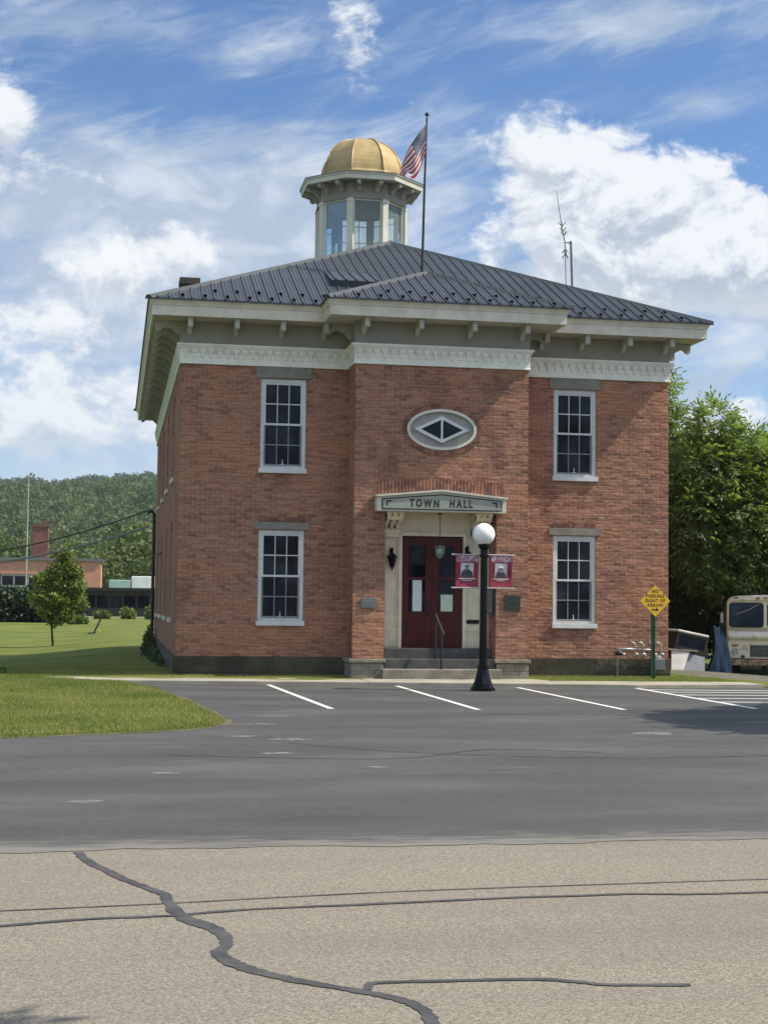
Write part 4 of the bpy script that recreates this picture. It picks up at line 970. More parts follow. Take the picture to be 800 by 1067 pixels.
def banner(x0, x1, rod0, rod1, cap_, label):
    t = thing('banner', label, 'banner', ((x0+x1)/2, LY, 1.94), 'maroon portrait banners on the lamp post')
    z0, z1 = 1.955, 2.56; n = 10; y = LY
    def yy(u, v): return y+.025*math.sin(PI*u)*math.sin(PI*v)+.012*math.sin(6*v)
    def sheet(name, a, b_, c, d, mat, dy, parent=t):
        m = MB(); vs = []; 
        for i in range(n+1):
            for j in range(n+1):
                u = a+(b_-a)*i/n; v = c+(d-c)*j/n; vs.append((x0+(x1-x0)*u, yy(u, v)+dy, z0+(z1-z0)*v))
        m.add(vs, [(i*(n+1)+j, (i+1)*(n+1)+j, (i+1)*(n+1)+j+1, i*(n+1)+j+1) for i in range(n) for j in range(n)]); return m.build(name, mat, parent, smooth=True)
    sheet('cloth', 0, 1, 0, 1, 'maroon', 0)
    sheet('flag_print', .04, .96, .80, .99, 'pinkgrey', -.003)
    ph = sheet('photo_print', .22, .78, .33, .76, 'photo_bg', -.004)
    X_ = lambda u: x0+(x1-x0)*u; Z_ = lambda v: z0+(z1-z0)*v
    yb = yy(.5, .5)-.012
    def flat(name, pts, mat): m = MB(); m.prism([(X_(u), Z_(v)) for u, v in pts], .003, 'y', yb); m.build(name, mat, ph)
    if cap_:
        flat('portrait_shoulders', [(.26, .335), (.28, .43), (.39, .50), (.61, .50), (.72, .43), (.74, .335)], 'photo_dark')
        yb -= .004; flat('portrait_face', [(.5+.095*math.cos(k*PI/6), .555+.085*math.sin(k*PI/6)) for k in range(12)], 'photo_skin')
        yb -= .004; flat('portrait_cap', [(.39, .60), (.61, .60), (.63, .64), (.58, .69), (.5, .705), (.42, .69), (.37, .64)], 'whiteink')
        yb -= .002; flat('portrait_brim', [(.40, .585), (.60, .585), (.60, .607), (.40, .607)], 'photo_dark')
    else:
        flat('portrait_shoulders', [(.24, .335), (.26, .47), (.40, .56), (.60, .56), (.74, .47), (.76, .335)], 'photo_dark')
        yb -= .004; flat('portrait_face', [(.5+.085*math.cos(k*PI/6), .615+.075*math.sin(k*PI/6)) for k in range(12)], 'photo_skin')
        yb -= .004; flat('portrait_cap', [(.41, .635), (.59, .635), (.60, .68), (.5, .71), (.40, .68)], 'photo_dark')
    m = MB(); yb2 = yy(.5, .2)-.012
    m.box(X_(.14), X_(.86), yb2, yb2+.003, Z_(.255), Z_(.285)); m.box(X_(.30), X_(.70), yb2, yb2+.003, Z_(.205), Z_(.222)); m.box(X_(.36), X_(.64), yb2, yb2+.003, Z_(.055), Z_(.085)); m.build('caption_print', 'whiteink', t)
    m = MB()
    for z_ in (z0-.012, z1+.012): m.tube([(rod0, LY, z_), (rod1, LY, z_)], .014, 8)
    m.build('rod', 'zinc', t)
banner(6.355, 6.80, LX-.05, 6.27, False, 'left maroon banner with a bareheaded portrait in dark uniform on the lamp post')
banner(7.03, 7.45, LX, 7.52, True, 'right maroon banner with a portrait in a white cap on the lamp post')
b = MB()

# parking sign
SX, SY = 11.42, -.9
ps = thing('parking_sign', 'yellow diamond NO PARKING RIGHT OF ARROW sign on a green post', 'sign', (SX, SY, .05))
b = MB(); b.box(SX-.045, SX+.03, SY, SY+.012, -.1, 1.50); b.box(SX-.055, SX-.035, SY-.022, SY+.001, -.1, 1.50); b.box(SX+.02, SX+.04, SY-.022, SY+.001, -.1, 1.50); b.build('post', 'greenpost', ps)
zc, hd_ = 1.75, .34; cxs = SX+.03
b = MB(); b.prism([(cxs, zc-hd_), (cxs+hd_, zc), (cxs, zc+hd_), (cxs-hd_, zc)], .006, 'y', SY-.036); PP = b.build('sign_panel', 'yellow', ps, bevel=.002)
m = MB(); m.lathe([(.012, 0), (.012, .006)], (0, 0, 0), 8)
for body, z_, sz in (('NO', 1.955, .10), ('PARKING', 1.855, .10), ('ARROW', 1.655, .10), ('RIGHT', 1.755, .10), ('OF', 1.755, .10)): text_mesh('lettering', body, sz, 'ink', PP, (cxs+{'RIGHT': -.075, 'OF': .165}.get(body, 0), SY-.038, z_), .92, 1.12, .001)
b = MB(); ya = SY-.0395; b.prism([(cxs-.085, 1.55), (cxs+.02, 1.55), (cxs+.02, 1.525), (cxs+.09, 1.5625), (cxs+.02, 1.60), (cxs+.02, 1.575), (cxs-.085, 1.575)], .002, 'y', ya); b.build('arrow', 'ink', PP)

# ------------------------------------------------------------------ step van
TX, TY, TZ = 16.53, 7.2, -.235                                     # left front corner, ground
tv = thing('step_van', 'old faded cream step van parked on the grass, nose to the lot', 'van', (TX+1.02, TY+2, TZ))
W_, H_, LN = 2.04, 2.23, 5.2
def xs(u): return TX+u*W_
b = MB()
# body shell: cross-section with rounded roof, extruded
sec = [(0, .48), (0, 2.02), (.02, 2.10), (.06, 2.16), (.14, 2.19), (.5, 2.215), (.86, 2.19), (.94, 2.16), (.98, 2.10), (1, 2.02), (1, .48)]
b.prism([(xs(u), TZ+z) for u, z in sec], LN-.16, 'y', TY+.16)
b.prism([(xs(u), TZ+z) for u, z in [(0, 1.30), (0, 2.02), (.02, 2.10), (.06, 2.16), (.14, 2.19), (.5, 2.215), (.86, 2.19), (.94, 2.16), (.98, 2.10), (1, 2.02), (1, 1.30)]], .10, 'y', TY+.06)
# lower nose
b.box(xs(.01), xs(.99), TY+.02, TY+.159, TZ+.47, TZ+.99)
BODY = b.build('body', 'truck', tv, bevel=.02)
b = MB(); b.prism([(xs(u), TZ+z) for u, z in [(.0, 2.02), (.03, 2.11), (.12, 2.17), (.5, 2.20), (.88, 2.17), (.97, 2.11), (1, 2.02), (.97, 2.035), (.5, 2.06), (.03, 2.035)]], .12, 'y', TY-.02); b.build('roof_visor', 'truckwhite', tv, bevel=.02)
b = MB(); pr = [(TY+.06, TZ+.96), (TY-.03, TZ+.99), (TY-.075, TZ+1.06), (TY-.06, TZ+1.14), (TY+.0, TZ+1.19), (TY+.1, TZ+1.21), (TY+.1, TZ+.96)]; b.prism(pr, W_*.98, 'x', xs(.01)); b.build('hood', 'truckwhite', tv, bevel=.02)
for u0, u1 in ((.025, .478), (.522, .975)):
    def rr_(u0, u1, z0, z1, r_, ry): 
        out = []
        for cx_, cz_, a0 in ((u1-r_, z1-ry, 0), (u0+r_, z1-ry, 90), (u0+r_, z0+ry, 180), (u1-r_, z0+ry, 270)):
            for k in range(5): t = R(a0+k*22.5); out.append((xs(cx_+r_*math.cos(t)), TZ+cz_+ry*math.sin(t)))
        return out
    b = MB(); b.prism(rr_(u0, u1, 1.315, 1.995, .05, .09), .012, 'y', TY+.050); wsf = b.build('windshield', 'rubber', tv)
    b = MB(); b.prism(rr_(u0+.016, u1-.016, 1.345, 1.965, .04, .07), .006, 'y', TY+.045); b.build('glass', 'busglass', wsf)
    b = MB(); b.tube([(xs(u0+.40), TY+.03, TZ+1.96), (xs(u0+.25), TY+.025, TZ+1.80), (xs(u0+.10), TY+.025, TZ+1.68)], .010, 5); b.build('wiper', 'zinc', wsf)
for u in (.12, .40, .50, .60, .88):
    b = MB(); b.box(xs(u)-.05, xs(u)+.05, TY-.05, TY-.015, TZ+2.10, TZ+2.145); b.build('marker_light', 'orange', tv, bevel=.01)
b = MB()
for i in range(17): b.box(xs(.30)+i*.048, xs(.30)+i*.048+.018, TY-.002, TY+.018, TZ+.53, TZ+.83)
for i in range(8): b.box(xs(.30), xs(.70), TY+.003, TY+.018, TZ+.53+i*.043, TZ+.53+i*.043+.014)
b.build('grille', 'zincplaque', tv)
b = MB(); b.box(xs(.295), xs(.705), TY+.0185, TY+.0195, TZ+.52, TZ+.84); b.build('grille_backing', 'iron', tv)
for u in (.105, .895):
    b = MB(); 
    def disc(mb, cx_, cz_, r_, y0, y1): mb.prism([(cx_+r_*math.cos(k*PI/8), cz_+r_*math.sin(k*PI/8)) for k in range(16)], y1-y0, 'y', y0)
    disc(b, xs(u), TZ+.66, .095, TY-.012, TY+.019); hl = b.build('headlight', 'zinc', tv)
    b = MB(); disc(b, xs(u), TZ+.66, .075, TY-.018, TY-.013); b.build('lens', 'lens', hl)
    b = MB(); b.box(xs(u)-.08, xs(u)+.08, TY-.012, TY+.018, TZ+.80, TZ+.86); b.build('turn_signal', 'orange', tv, bevel=.012)
    b = MB(); b.box(xs(u+(.10 if u < .5 else -.10))-.05, xs(u+(.10 if u < .5 else -.10))+.05, TY, TY+.0195, TZ+.50, TZ+.56); b.build('tow_slot', 'iron', tv)
b = MB(); b.box(xs(-.035), xs(1.035), TY-.16, TY-.07, TZ+.29, TZ+.45); b.box(xs(.2), xs(.8), TY-.07, TY+.1, TZ+.32, TZ+.42); b.build('bumper', 'rust', tv, bevel=.02)
b = MB(); b.box(xs(.1), xs(.9), TY+.3, TY+LN-.3, TZ+.32, TZ+.47); b.build('chassis', 'iron', tv)
for u, yy_ in ((.13, .62), (.87, .62), (.13, 3.9), (.87, 3.9)):
    b = MB(); b.lathe([(.20, -.11), (.33, -.10), (.355, -.05), (.355, .05), (.33, .10), (.20, .11)], (0, 0, 0), 24); b.v = [(v[2]+xs(u), v[0]+TY+yy_, v[1]+TZ+.355) for v in b.v]; wh = b.build('wheel', 'rubber', tv, smooth=False)
    b = MB(); b.lathe([(.20, -.08), (.17, -.09), (.05, -.06), (.05, .06), (.17, .09), (.20, .08)], (0, 0, 0), 16); b.v = [(v[2]+xs(u), v[0]+TY+yy_, v[1]+TZ+.355) for v in b.v]; b.build('rim', 'rust', wh)
b = MB(); b.tube([(xs(-.005), TY+.3, TZ+1.75), (xs(-.06), TY+.2, TZ+1.75), (xs(-.07), TY+.2, TZ+1.35), (xs(-.005), TY+.3, TZ+1.35)], .012, 6); b.box(xs(-.085), xs(-.045), TY+.17, TY+.20, TZ+1.42, TZ+1.70); b.build('mirror', 'zinc', tv)

th = R(-20); piv = Vector((TX, TY, TZ)); tv.rotation_euler = (0, 0, th); tv.location = piv + Matrix.Rotation(th, 3, 'Z') @ (Vector(tv.location)-piv)

# junk beside the hall
def rebuild(name, mb, mat, label, cat, group=None, bevel=0): 
    o = mb.build(name, mat, bevel=bevel); return tag(rebase(o), label, cat, group)
b = MB(); b.add([(14.03, 4.85, -.20), (14.28, 4.85, -.20), (14.58, 5.02, .47), (14.11, 5.05, .52), (14.03, 4.89, -.20), (14.28, 4.89, -.20), (14.58, 5.06, .47), (14.11, 5.09, .52)], [(0, 1, 2, 3), (7, 6, 5, 4), (0, 4, 5, 1), (1, 5, 6, 2), (2, 6, 7, 3), (3, 7, 4, 0)])
rebuild('sheet_panel', b, 'panelwhite', 'white triangular sheet panel leaning below the junked truck cap', 'panel')
b = MB(); b.add([(14.30, 4.93, -.20), (14.96, 4.93, -.18), (15.03, 5.12, .40), (14.60, 5.10, .44), (14.30, 4.97, -.20), (14.96, 4.97, -.18), (15.03, 5.16, .40), (14.60, 5.14, .44)], [(0, 1, 2, 3), (7, 6, 5, 4), (0, 4, 5, 1), (1, 5, 6, 2), (2, 6, 7, 3), (3, 7, 4, 0)])
rebuild('sheet_panel', b, 'panelgrey', 'grey sheet panel leaning beside the white one under the truck cap', 'panel')
tc = thing('truck_cap', 'discarded dark glazed pickup cap with white roof tilted on a junk pile', 'truck cap', (14.65, 5.6, .4))
rot = Matrix.Rotation(R(11), 3, 'Y'); pv = (14.65, 5.5, .7)
def tb(b, *a): b.box(*a, rot=rot, piv=pv)
b = MB(); tb(b, 14.26, 15.12, 5.12, 6.5, .92, .985); b.build('cap_roof', 'panelwhite', tc, bevel=.025)
b = MB(); tb(b, 14.26, 14.33, 5.14, 6.45, .50, .918); tb(b, 15.05, 15.12, 5.14, 6.45, .50, .918); tb(b, 14.331, 15.049, 5.14, 5.20, .50, .57); tb(b, 14.331, 15.049, 5.14, 5.20, .86, .918); tb(b, 14.22, 15.16, 5.10, 6.5, .42, .498); b.build('cap_frame', 'iron', tc)
b = MB(); tb(b, 14.331, 15.049, 5.17, 5.18, .571, .859); b.build('glass', 'busglass', tc)
b = MB(); b.box(13.96, 14.80, 5.0, 5.35, .50, .535, rot=Matrix.Rotation(R(3), 3, 'Y')); rebuild('plank', b, 'board', 'weathered pale board lying across the sheet panels', 'plank')
b = MB(); b.box(14.25, 15.1, 5.25, 6.5, -.25, .40); b.box(14.9, 15.2, 5.3, 6.3, .3, .55); rebuild('crate', b, 'darkbrown', 'dark timber crate holding up the truck cap behind the sheet panels', 'crate', bevel=.02)
# tarp over an upright load
nx_, nz_ = 30, 26; vs = []
for j in range(nz_+1):
    v = j/nz_
    for i in range(nx_+1):
        u = i/nx_; top = Vector((15.72, 6.2, 1.16)).lerp(Vector((16.42, 7.3, 1.22)), u); bot = Vector((15.22, 5.75, -.26)).lerp(Vector((16.42, 6.75, -.24)), u)
        p = top.lerp(bot, v); f_ = .10*math.sin(13*u+2.5*v)*(.25+v)+.05*math.sin(29*u-3*v)*v
        p += Vector((.55, -.83, 0))*(f_+.16*math.sin(PI*v)*(1-u)) + Vector((0, 0, -.10*math.sin(PI*u)*(1-v)))
        vs.append(tuple(p))
b = MB(); b.add(vs, [(j*(nx_+1)+i, j*(nx_+1)+i+1, (j+1)*(nx_+1)+i+1, (j+1)*(nx_+1)+i) for j in range(nz_) for i in range(nx_)])
o = rebuild('tarp', b, 'tarp', 'dark blue tarp hanging in folds beside the step van', 'tarp'); sm_ = o.modifiers.new('cloth', 'SOLIDIFY'); sm_.thickness = .012; o.data.polygons.foreach_set('use_smooth', [True]*len(o.data.polygons))

# ------------------------------------------------------------------ vegetation
def ortho(d):
    up = np.where(np.abs(d[:, 2:3]) < .9, np.array([[0, 0, 1.]]), np.array([[1., 0, 0]]))
    a = np.cross(d, up); a /= np.linalg.norm(a, axis=1, keepdims=True); return a, np.cross(a, d)
def unit(n, rng):
    v = rng.normal(size=(n, 3)); return v/np.linalg.norm(v, axis=1, keepdims=True)
def leaflets(P, D, Nn, ln, wd):
    """one kite-shaped leaflet per row: base P, direction D, normal Nn"""
    S_ = np.cross(D, Nn); S_ /= np.linalg.norm(S_, axis=1, keepdims=True)+1e-9
    ln = ln[:, None]; wd = wd[:, None]
    V = np.stack([P, P+D*ln*.45+S_*wd, P+D*ln-Nn*ln*.12, P+D*ln*.45-S_*wd], 1).reshape(-1, 3)
    return V, np.arange(len(V)).reshape(-1, 4)
def lobes_points(lobes, n, rng, shell=.55):
    vol = np.array([l[3]*l[4]*l[5] for l in lobes])**.75; k = rng.choice(len(lobes), n, p=vol/vol.sum()); L_ = np.array(lobes)[k]
    d = unit(n, rng); r_ = (shell+(1-shell)*rng.random(n)**.6)[:, None]
    bump = 1+.16*np.sin(d[:, :1]*7+k[:, None])*np.sin(d[:, 2:3]*6+2*k[:, None])
    return L_[:, :3]+d*L_[:, 3:6]*r_*bump, d, k
def compound_crown(name, parent, lobes, n, mat, rng, ln=.34, leaf=.13, nl=4, droop=.5):
    """pinnate leaves: n rachises, each with 2*nl+1 leaflets"""
    P, d, k = lobes_points(lobes, n, rng)
    D = d*.8+unit(n, rng)*.6+np.array([0, 0, -droop*.3]); D /= np.linalg.norm(D, axis=1, keepdims=True)
    A, Bn = ortho(D); roll = rng.uniform(-.7, .7, n)[:, None]; side = A*np.cos(roll)+Bn*np.sin(roll); nrm = np.cross(side, D)
    nrm = np.where(nrm[:, 2:3] < 0, -nrm, nrm)
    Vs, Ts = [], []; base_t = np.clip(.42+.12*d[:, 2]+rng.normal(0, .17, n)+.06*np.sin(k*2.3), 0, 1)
    for s in range(1, nl+1):
        for sg_ in (-1, 1):
            q = P+D*(ln*s/(nl+.6))+np.array([0, 0, -droop*.12])*(s/nl)**2*ln*3
            dd = side*sg_*.85+D*.5+np.array([0, 0, -.35*droop]); dd /= np.linalg.norm(dd, axis=1, keepdims=True)
            V, _ = leaflets(q, dd, nrm, leaf*rng.uniform(.75, 1.2, n), leaf*rng.uniform(.17, .24, n)); Vs.append(V); Ts.append(base_t+rng.normal(0, .05, n))
    q = P+D*ln; V, _ = leaflets(q, D, nrm, leaf*rng.uniform(.9, 1.2, n), leaf*.2*np.ones(n)); Vs.append(V); Ts.append(base_t)
    V = np.concatenate(Vs); return np_mesh(name, V, np.arange(len(V)).reshape(-1, 4), mat, parent, np.concatenate(Ts))
def simple_crown(name, parent, lobes, n, mat, rng, leaf=.09, shell=.4, hang=.2, asp=.35):
    P, d, k = lobes_points(lobes, n, rng, shell)
    D = d*.5+unit(n, rng)*.9+np.array([0, 0, -hang]); D /= np.linalg.norm(D, axis=1, keepdims=True)
    A, Bn = ortho(D); rl = rng.uniform(0, 2*PI, n)[:, None]; nn = A*np.cos(rl)+Bn*np.sin(rl)
    V, Q_ = leaflets(P, D, nn, leaf*rng.uniform(.7, 1.3, n), leaf*asp*rng.uniform(.8, 1.2, n))
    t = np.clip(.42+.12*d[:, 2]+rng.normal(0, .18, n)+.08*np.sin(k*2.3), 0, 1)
    return np_mesh(name, V, Q_, mat, parent, t)
def limbs(parent, base, lobes, r0, zsplit, rng, name='trunk'):
    b = MB(); bx_, by_, bz_ = base; top = Vector((bx_+rng.normal(0, .08), by_+rng.normal(0, .08), bz_+zsplit))
    b.tube([(bx_, by_, bz_-.15), (bx_+.01, by_, bz_+.1), tuple(Vector((bx_, by_, bz_)).lerp(top, .5)), tuple(top)], [r0*1.35, r0*1.05, r0*.9, r0*.75], 10)
    tr = b.build(name, 'bark', parent, smooth=True)
    for l in lobes:
        c_ = Vector(l[:3]); m_ = top.lerp(c_, .5)+Vector((rng.normal(0, .1), rng.normal(0, .1), .15*abs(c_.z-top.z)*.3)); e = c_+Vector((0, 0, l[5]*.4))
        lb = MB(); lb.tube([tuple(top-Vector((0, 0, .1))), tuple(m_), tuple(c_), tuple(e)], [r0*.5, r0*.32, r0*.18, r0*.06], 7)
        for q in range(4):
            a = c_.lerp(m_, .3*q/3); w_ = Vector((rng.normal(0, 1), rng.normal(0, 1), rng.normal(.4, .6))).normalized()*l[3]*.7; lb.tube([tuple(a), tuple(a+w_*.6), tuple(a+w_)], [r0*.15, r0*.09, r0*.03], 5)
        lb.build('limb', 'bark', tr, smooth=True)
    return tr
def gh(x, y): return float(height(np.array([x]), np.array([y]))[0])
r1 = np.random.default_rng(21)
def tree(name, x, y, lobes, n, mat, label, r0, zs, kind='compound', group=None, **kw):
    z = gh(x, y); t = thing(name, label, 'tree', (x, y, z), group)
    lobes = [(x+a, y+b_, c_, d_, e_, f_) for a, b_, c_, d_, e_, f_ in lobes]
    limbs(t, (x, y, z), lobes, r0, zs, r1)
    (compound_crown if kind == 'compound' else simple_crown)('crown', t, lobes, n, MT and mat, r1, **kw); return t
GA = 'trees beside the town hall'
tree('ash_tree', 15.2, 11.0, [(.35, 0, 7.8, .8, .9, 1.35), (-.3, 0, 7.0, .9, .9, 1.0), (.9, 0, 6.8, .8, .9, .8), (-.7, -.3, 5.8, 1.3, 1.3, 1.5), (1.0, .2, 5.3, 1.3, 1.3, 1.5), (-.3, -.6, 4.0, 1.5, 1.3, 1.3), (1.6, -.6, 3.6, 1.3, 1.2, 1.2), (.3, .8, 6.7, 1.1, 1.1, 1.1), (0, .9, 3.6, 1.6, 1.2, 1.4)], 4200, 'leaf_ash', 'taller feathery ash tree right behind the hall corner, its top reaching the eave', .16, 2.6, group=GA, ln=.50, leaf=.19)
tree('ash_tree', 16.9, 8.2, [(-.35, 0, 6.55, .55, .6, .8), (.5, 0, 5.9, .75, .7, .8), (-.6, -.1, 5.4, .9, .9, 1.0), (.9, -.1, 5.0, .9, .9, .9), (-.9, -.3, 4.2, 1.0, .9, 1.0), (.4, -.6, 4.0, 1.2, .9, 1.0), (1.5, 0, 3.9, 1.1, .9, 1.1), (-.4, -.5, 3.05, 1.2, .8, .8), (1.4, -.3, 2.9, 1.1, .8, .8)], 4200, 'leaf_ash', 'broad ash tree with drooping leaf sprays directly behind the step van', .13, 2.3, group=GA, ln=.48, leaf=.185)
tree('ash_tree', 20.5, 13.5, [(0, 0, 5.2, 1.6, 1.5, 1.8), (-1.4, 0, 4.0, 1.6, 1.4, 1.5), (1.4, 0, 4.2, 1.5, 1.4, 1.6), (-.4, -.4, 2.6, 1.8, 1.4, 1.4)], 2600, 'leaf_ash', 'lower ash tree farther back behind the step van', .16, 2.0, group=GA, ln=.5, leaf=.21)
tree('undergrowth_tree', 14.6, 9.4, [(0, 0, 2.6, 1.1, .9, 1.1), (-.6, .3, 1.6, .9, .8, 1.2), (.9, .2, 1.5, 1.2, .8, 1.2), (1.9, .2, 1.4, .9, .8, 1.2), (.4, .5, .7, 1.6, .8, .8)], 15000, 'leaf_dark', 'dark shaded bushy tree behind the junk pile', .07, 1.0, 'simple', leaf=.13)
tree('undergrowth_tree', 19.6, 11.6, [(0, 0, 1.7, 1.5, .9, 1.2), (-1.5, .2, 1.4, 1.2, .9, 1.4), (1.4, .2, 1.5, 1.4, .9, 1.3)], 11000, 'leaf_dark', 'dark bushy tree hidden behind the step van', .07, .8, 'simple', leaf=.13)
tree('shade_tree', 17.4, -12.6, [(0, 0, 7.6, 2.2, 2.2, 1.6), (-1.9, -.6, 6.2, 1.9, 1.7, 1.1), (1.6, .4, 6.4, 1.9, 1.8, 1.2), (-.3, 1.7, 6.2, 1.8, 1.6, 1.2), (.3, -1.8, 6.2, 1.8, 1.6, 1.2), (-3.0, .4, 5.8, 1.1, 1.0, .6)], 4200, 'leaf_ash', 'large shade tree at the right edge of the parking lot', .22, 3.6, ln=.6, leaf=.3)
tree('shadow_caster_tree', 7.2, -30.0, [(-.4, .2, 5.6, 1.4, 1.1, 1.0), (.8, -.6, 5.8, 1.6, 1.5, 1.2), (-3.5, 2.86, 5.0, .50, .26, .25), (-3.35, 2.7, 5.0, .45, .22, .2), (-1.6, 1.1, 5.2, .5, .3, .4)], 1300, 'leaf_ash', 'unseen roadside tree added so its long low limb shades the road', .16, 3.4, ln=.5, leaf=.24)  # stands out of view, added for the shadow at the near road corner
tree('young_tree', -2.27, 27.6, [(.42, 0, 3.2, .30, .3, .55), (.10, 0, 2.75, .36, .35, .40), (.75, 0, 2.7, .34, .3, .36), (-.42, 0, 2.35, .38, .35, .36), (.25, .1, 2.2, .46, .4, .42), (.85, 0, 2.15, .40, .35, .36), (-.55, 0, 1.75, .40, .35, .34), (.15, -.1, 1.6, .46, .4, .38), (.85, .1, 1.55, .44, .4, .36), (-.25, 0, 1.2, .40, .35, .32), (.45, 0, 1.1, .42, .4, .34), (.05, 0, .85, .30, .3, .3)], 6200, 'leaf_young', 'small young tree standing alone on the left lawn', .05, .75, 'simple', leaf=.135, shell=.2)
# hedge and shrubs
def shrub(name, label, cat, boxes, n, mat, rng, leaf, group=None):
    x = np.mean([b_[0] for b_ in boxes]); y = np.mean([b_[1] for b_ in boxes]); t = thing(name, label, cat, (x, y, gh(x, y)), group)
    simple_crown('foliage', t, boxes, n, mat, rng, leaf, .35)
    b = MB()
    for l in boxes[::max(1, len(boxes)//5)]: b.tube([(l[0], l[1], gh(l[0], l[1])-.1), (l[0]+.05, l[1], l[2]), (l[0]+.1, l[1], l[2]+l[5]*.5)], [.03, .02, .008], 5)
    b.build('stem', 'bark', t); return t
rh = np.random.default_rng(5)
shrub('hedge', 'long dark clipped hedge at the far edge of the left lawn', 'hedge', [(-16+i*.95, 62+rh.normal(0, .2), 1.15+rh.normal(0, .08), .95, 1.0, 1.25) for i in range(15)], 22000, 'leaf_hedge', rh, .26)
shrub('ivy_bush', 'dark leafy bush against the left side wall of the hall', 'bush', [(1.16, 3.4, -.08, .10, .6, .24), (1.14, 4.9, -.05, .12, .8, .30), (1.12, 6.6, -.05, .14, 1.0, .32), (1.10, 8.8, -.02, .16, 1.2, .36), (1.02, 11.3, .0, .2, 1.3, .42), (1.06, 13.4, .1, .18, 1.0, .6), (1.1, 14.8, .25, .12, .5, .6)], 8000, 'leaf_dark', rh, .09)
WG = 'weed clumps along the far low building'
for (x, y, h_, lb) in ((-.9, 72, .7, 'leafy weed clump left of the leaning guy guard'), (.8, 73, .9, 'pale weed clump at the middle of the low dark building'), (2.45, 72, 1.0, 'tall weed clump close to the hall wall'), (-2.2, 58, .6, 'dry weed clump right behind the young tree')):
    shrub('weed_clump', lb, 'weeds', [(x, y, gh(x, y)+h_*.35, .35, .3, h_*.5), (x+.4, y, gh(x, y)+h_*.3, .3, .3, h_*.4)], 420, 'weed', rh, .22, WG)
shrub('weed_clump', 'leafy weed at the left end of the sidewalk', 'weeds', [(-2.35, .45, .12, .16, .15, .14)], 160, 'weed', rh, .10, None)

# grass blades (too many to count)
def blades(name, pts, rng, hmin, hmax, wd=.006):
    n = len(pts); z = height(pts[:, 0], pts[:, 1]); P = np.stack([pts[:, 0], pts[:, 1], z-.005], 1)
    lean = rng.normal(0, .38, (n, 2)); D = np.stack([lean[:, 0], lean[:, 1], np.ones(n)], 1); D /= np.linalg.norm(D, axis=1, keepdims=True)
    a = rng.uniform(0, 2*PI, n); S_ = np.stack([np.cos(a), np.sin(a), np.zeros(n)], 1); h_ = rng.uniform(hmin, hmax, n)[:, None]
    V = np.stack([P-S_*wd, P+S_*wd, P+D*h_+np.stack([lean[:, 0], lean[:, 1], -.2*np.ones(n)], 1)*h_*.3], 1).reshape(-1, 3)
    o = np_mesh(name, V, np.arange(3*n).reshape(-1, 3), 'grass_blade', None, np.clip(.47+.75*wob(pts[:, 0]*.8, pts[:, 1]*.8)+.35*wob(pts[:, 0]*5, pts[:, 1]*5)+rng.normal(0, .25, n), 0, 1)); return tag(o, kind='stuff')
rg = np.random.default_rng(9)
def scatter(n, x0, x1, y0, y1, keep):
    p = np.stack([rg.uniform(x0, x1, n), rg.uniform(y0, y1, n)], 1); return p[keep(p)]
notlot = lambda p: (sdist(p[:, 0], p[:, 1], LOT)+.10*wob(p[:, 0]*1.3, p[:, 1]*1.3)) < .0
walk = [(-1.45, -.85), (-1.05, -1.38), (.2, -1.9), (5, -2.4), (8.5, -2.84), (10.3, -3.1), (13.2, -2.8), (13.1, -1.85), (8.9, -1.62), (8.66, -.6), (5.0, -.92), (4.2, -.95), (1.0, -.39), (-.5, -.42)]
offwalk = lambda p: (sdist(p[:, 0], p[:, 1], walk) < 0) & ~((p[:, 0] > X0-.03) & (p[:, 0] < X1+.03) & (p[:, 1] > -.04) & (p[:, 1] < L)) & ~((p[:, 0] > PX0-.05) & (p[:, 0] < PX1+.05) & (p[:, 1] > -1.25))
P1 = np.concatenate([scatter(150000, -2.6, 1.9, -14.2, -.8, lambda p: notlot(p) & offwalk(p)), scatter(90000, -9, -2.6, -15.6, 2.5, lambda p: notlot(p) & offwalk(p))])
P2 = scatter(60000, -4.5, 5.0, -1.0, 4, lambda p: offwalk(p) & notlot(p))
P3 = scatter(16000, 8.6, 13.2, -2.0, 0, lambda p: offwalk(p) & notlot(p))
edge = scatter(260000, -1.9, 1.8, -14.0, -2, lambda p: np.abs(sdist(p[:, 0], p[:, 1], LOT)+.06) < .12)
P4 = scatter(26000, 12.6, 19, -1, 9, lambda p: notlot(p) & (sdist(p[:, 0], p[:, 1], [(13.11, -2.76), (16.0, -2.70), (15.4, 1.2), (14.2, 6), (13.3, 6), (12.75, .6), (13.05, -1.5)]) < .0))
blades('grass', np.concatenate([P1, P2, P3, P4]), rg, .02, .06)
blades('grass', edge[:9000], rg, .04, .09)

# ------------------------------------------------------------------ the far side of the lawn
tag(slab('path', [(-40, 64), (-40, 65.2), (3, 84.0), (20, 92), (20, 90.5), (3, 82.6)], -.2, .33, 'conc', 0), kind='structure')
gp = thing('guy_guard', 'slanted dark guy wire guard on the left lawn', 'guy guard', (-.95, 41.3, gh(-.95, 41.3)))
b = MB(); b.tube([(-.95, 41.3, gh(-.95, 41.3)-.1), (-.42, 41.5, 1.02)], .045, 8); b.build('guard', 'iron', gp); b = MB(); b.box(-1.15, -.8, 41.2, 41.4, gh(-.95, 41.3)-.05, gh(-.95, 41.3)+.05); b.build('anchor_plate', 'iron', gp)
b = MB(); x_, y_ = -.62, 41.5; b.lathe([(.025, 0), (.025, .09), (.04, .10), (.04, .15), (.01, .17)], (x_, y_, gh(x_, y_)-.02), 8); rebuild('marker_cap', b, 'yellow', 'tiny yellow marker cap on the lawn beside the guy guard', 'marker')
lb = thing('low_building', 'low dark flat roofed building with a window strip beyond the lawn', 'building', (1.5, 88, .3))
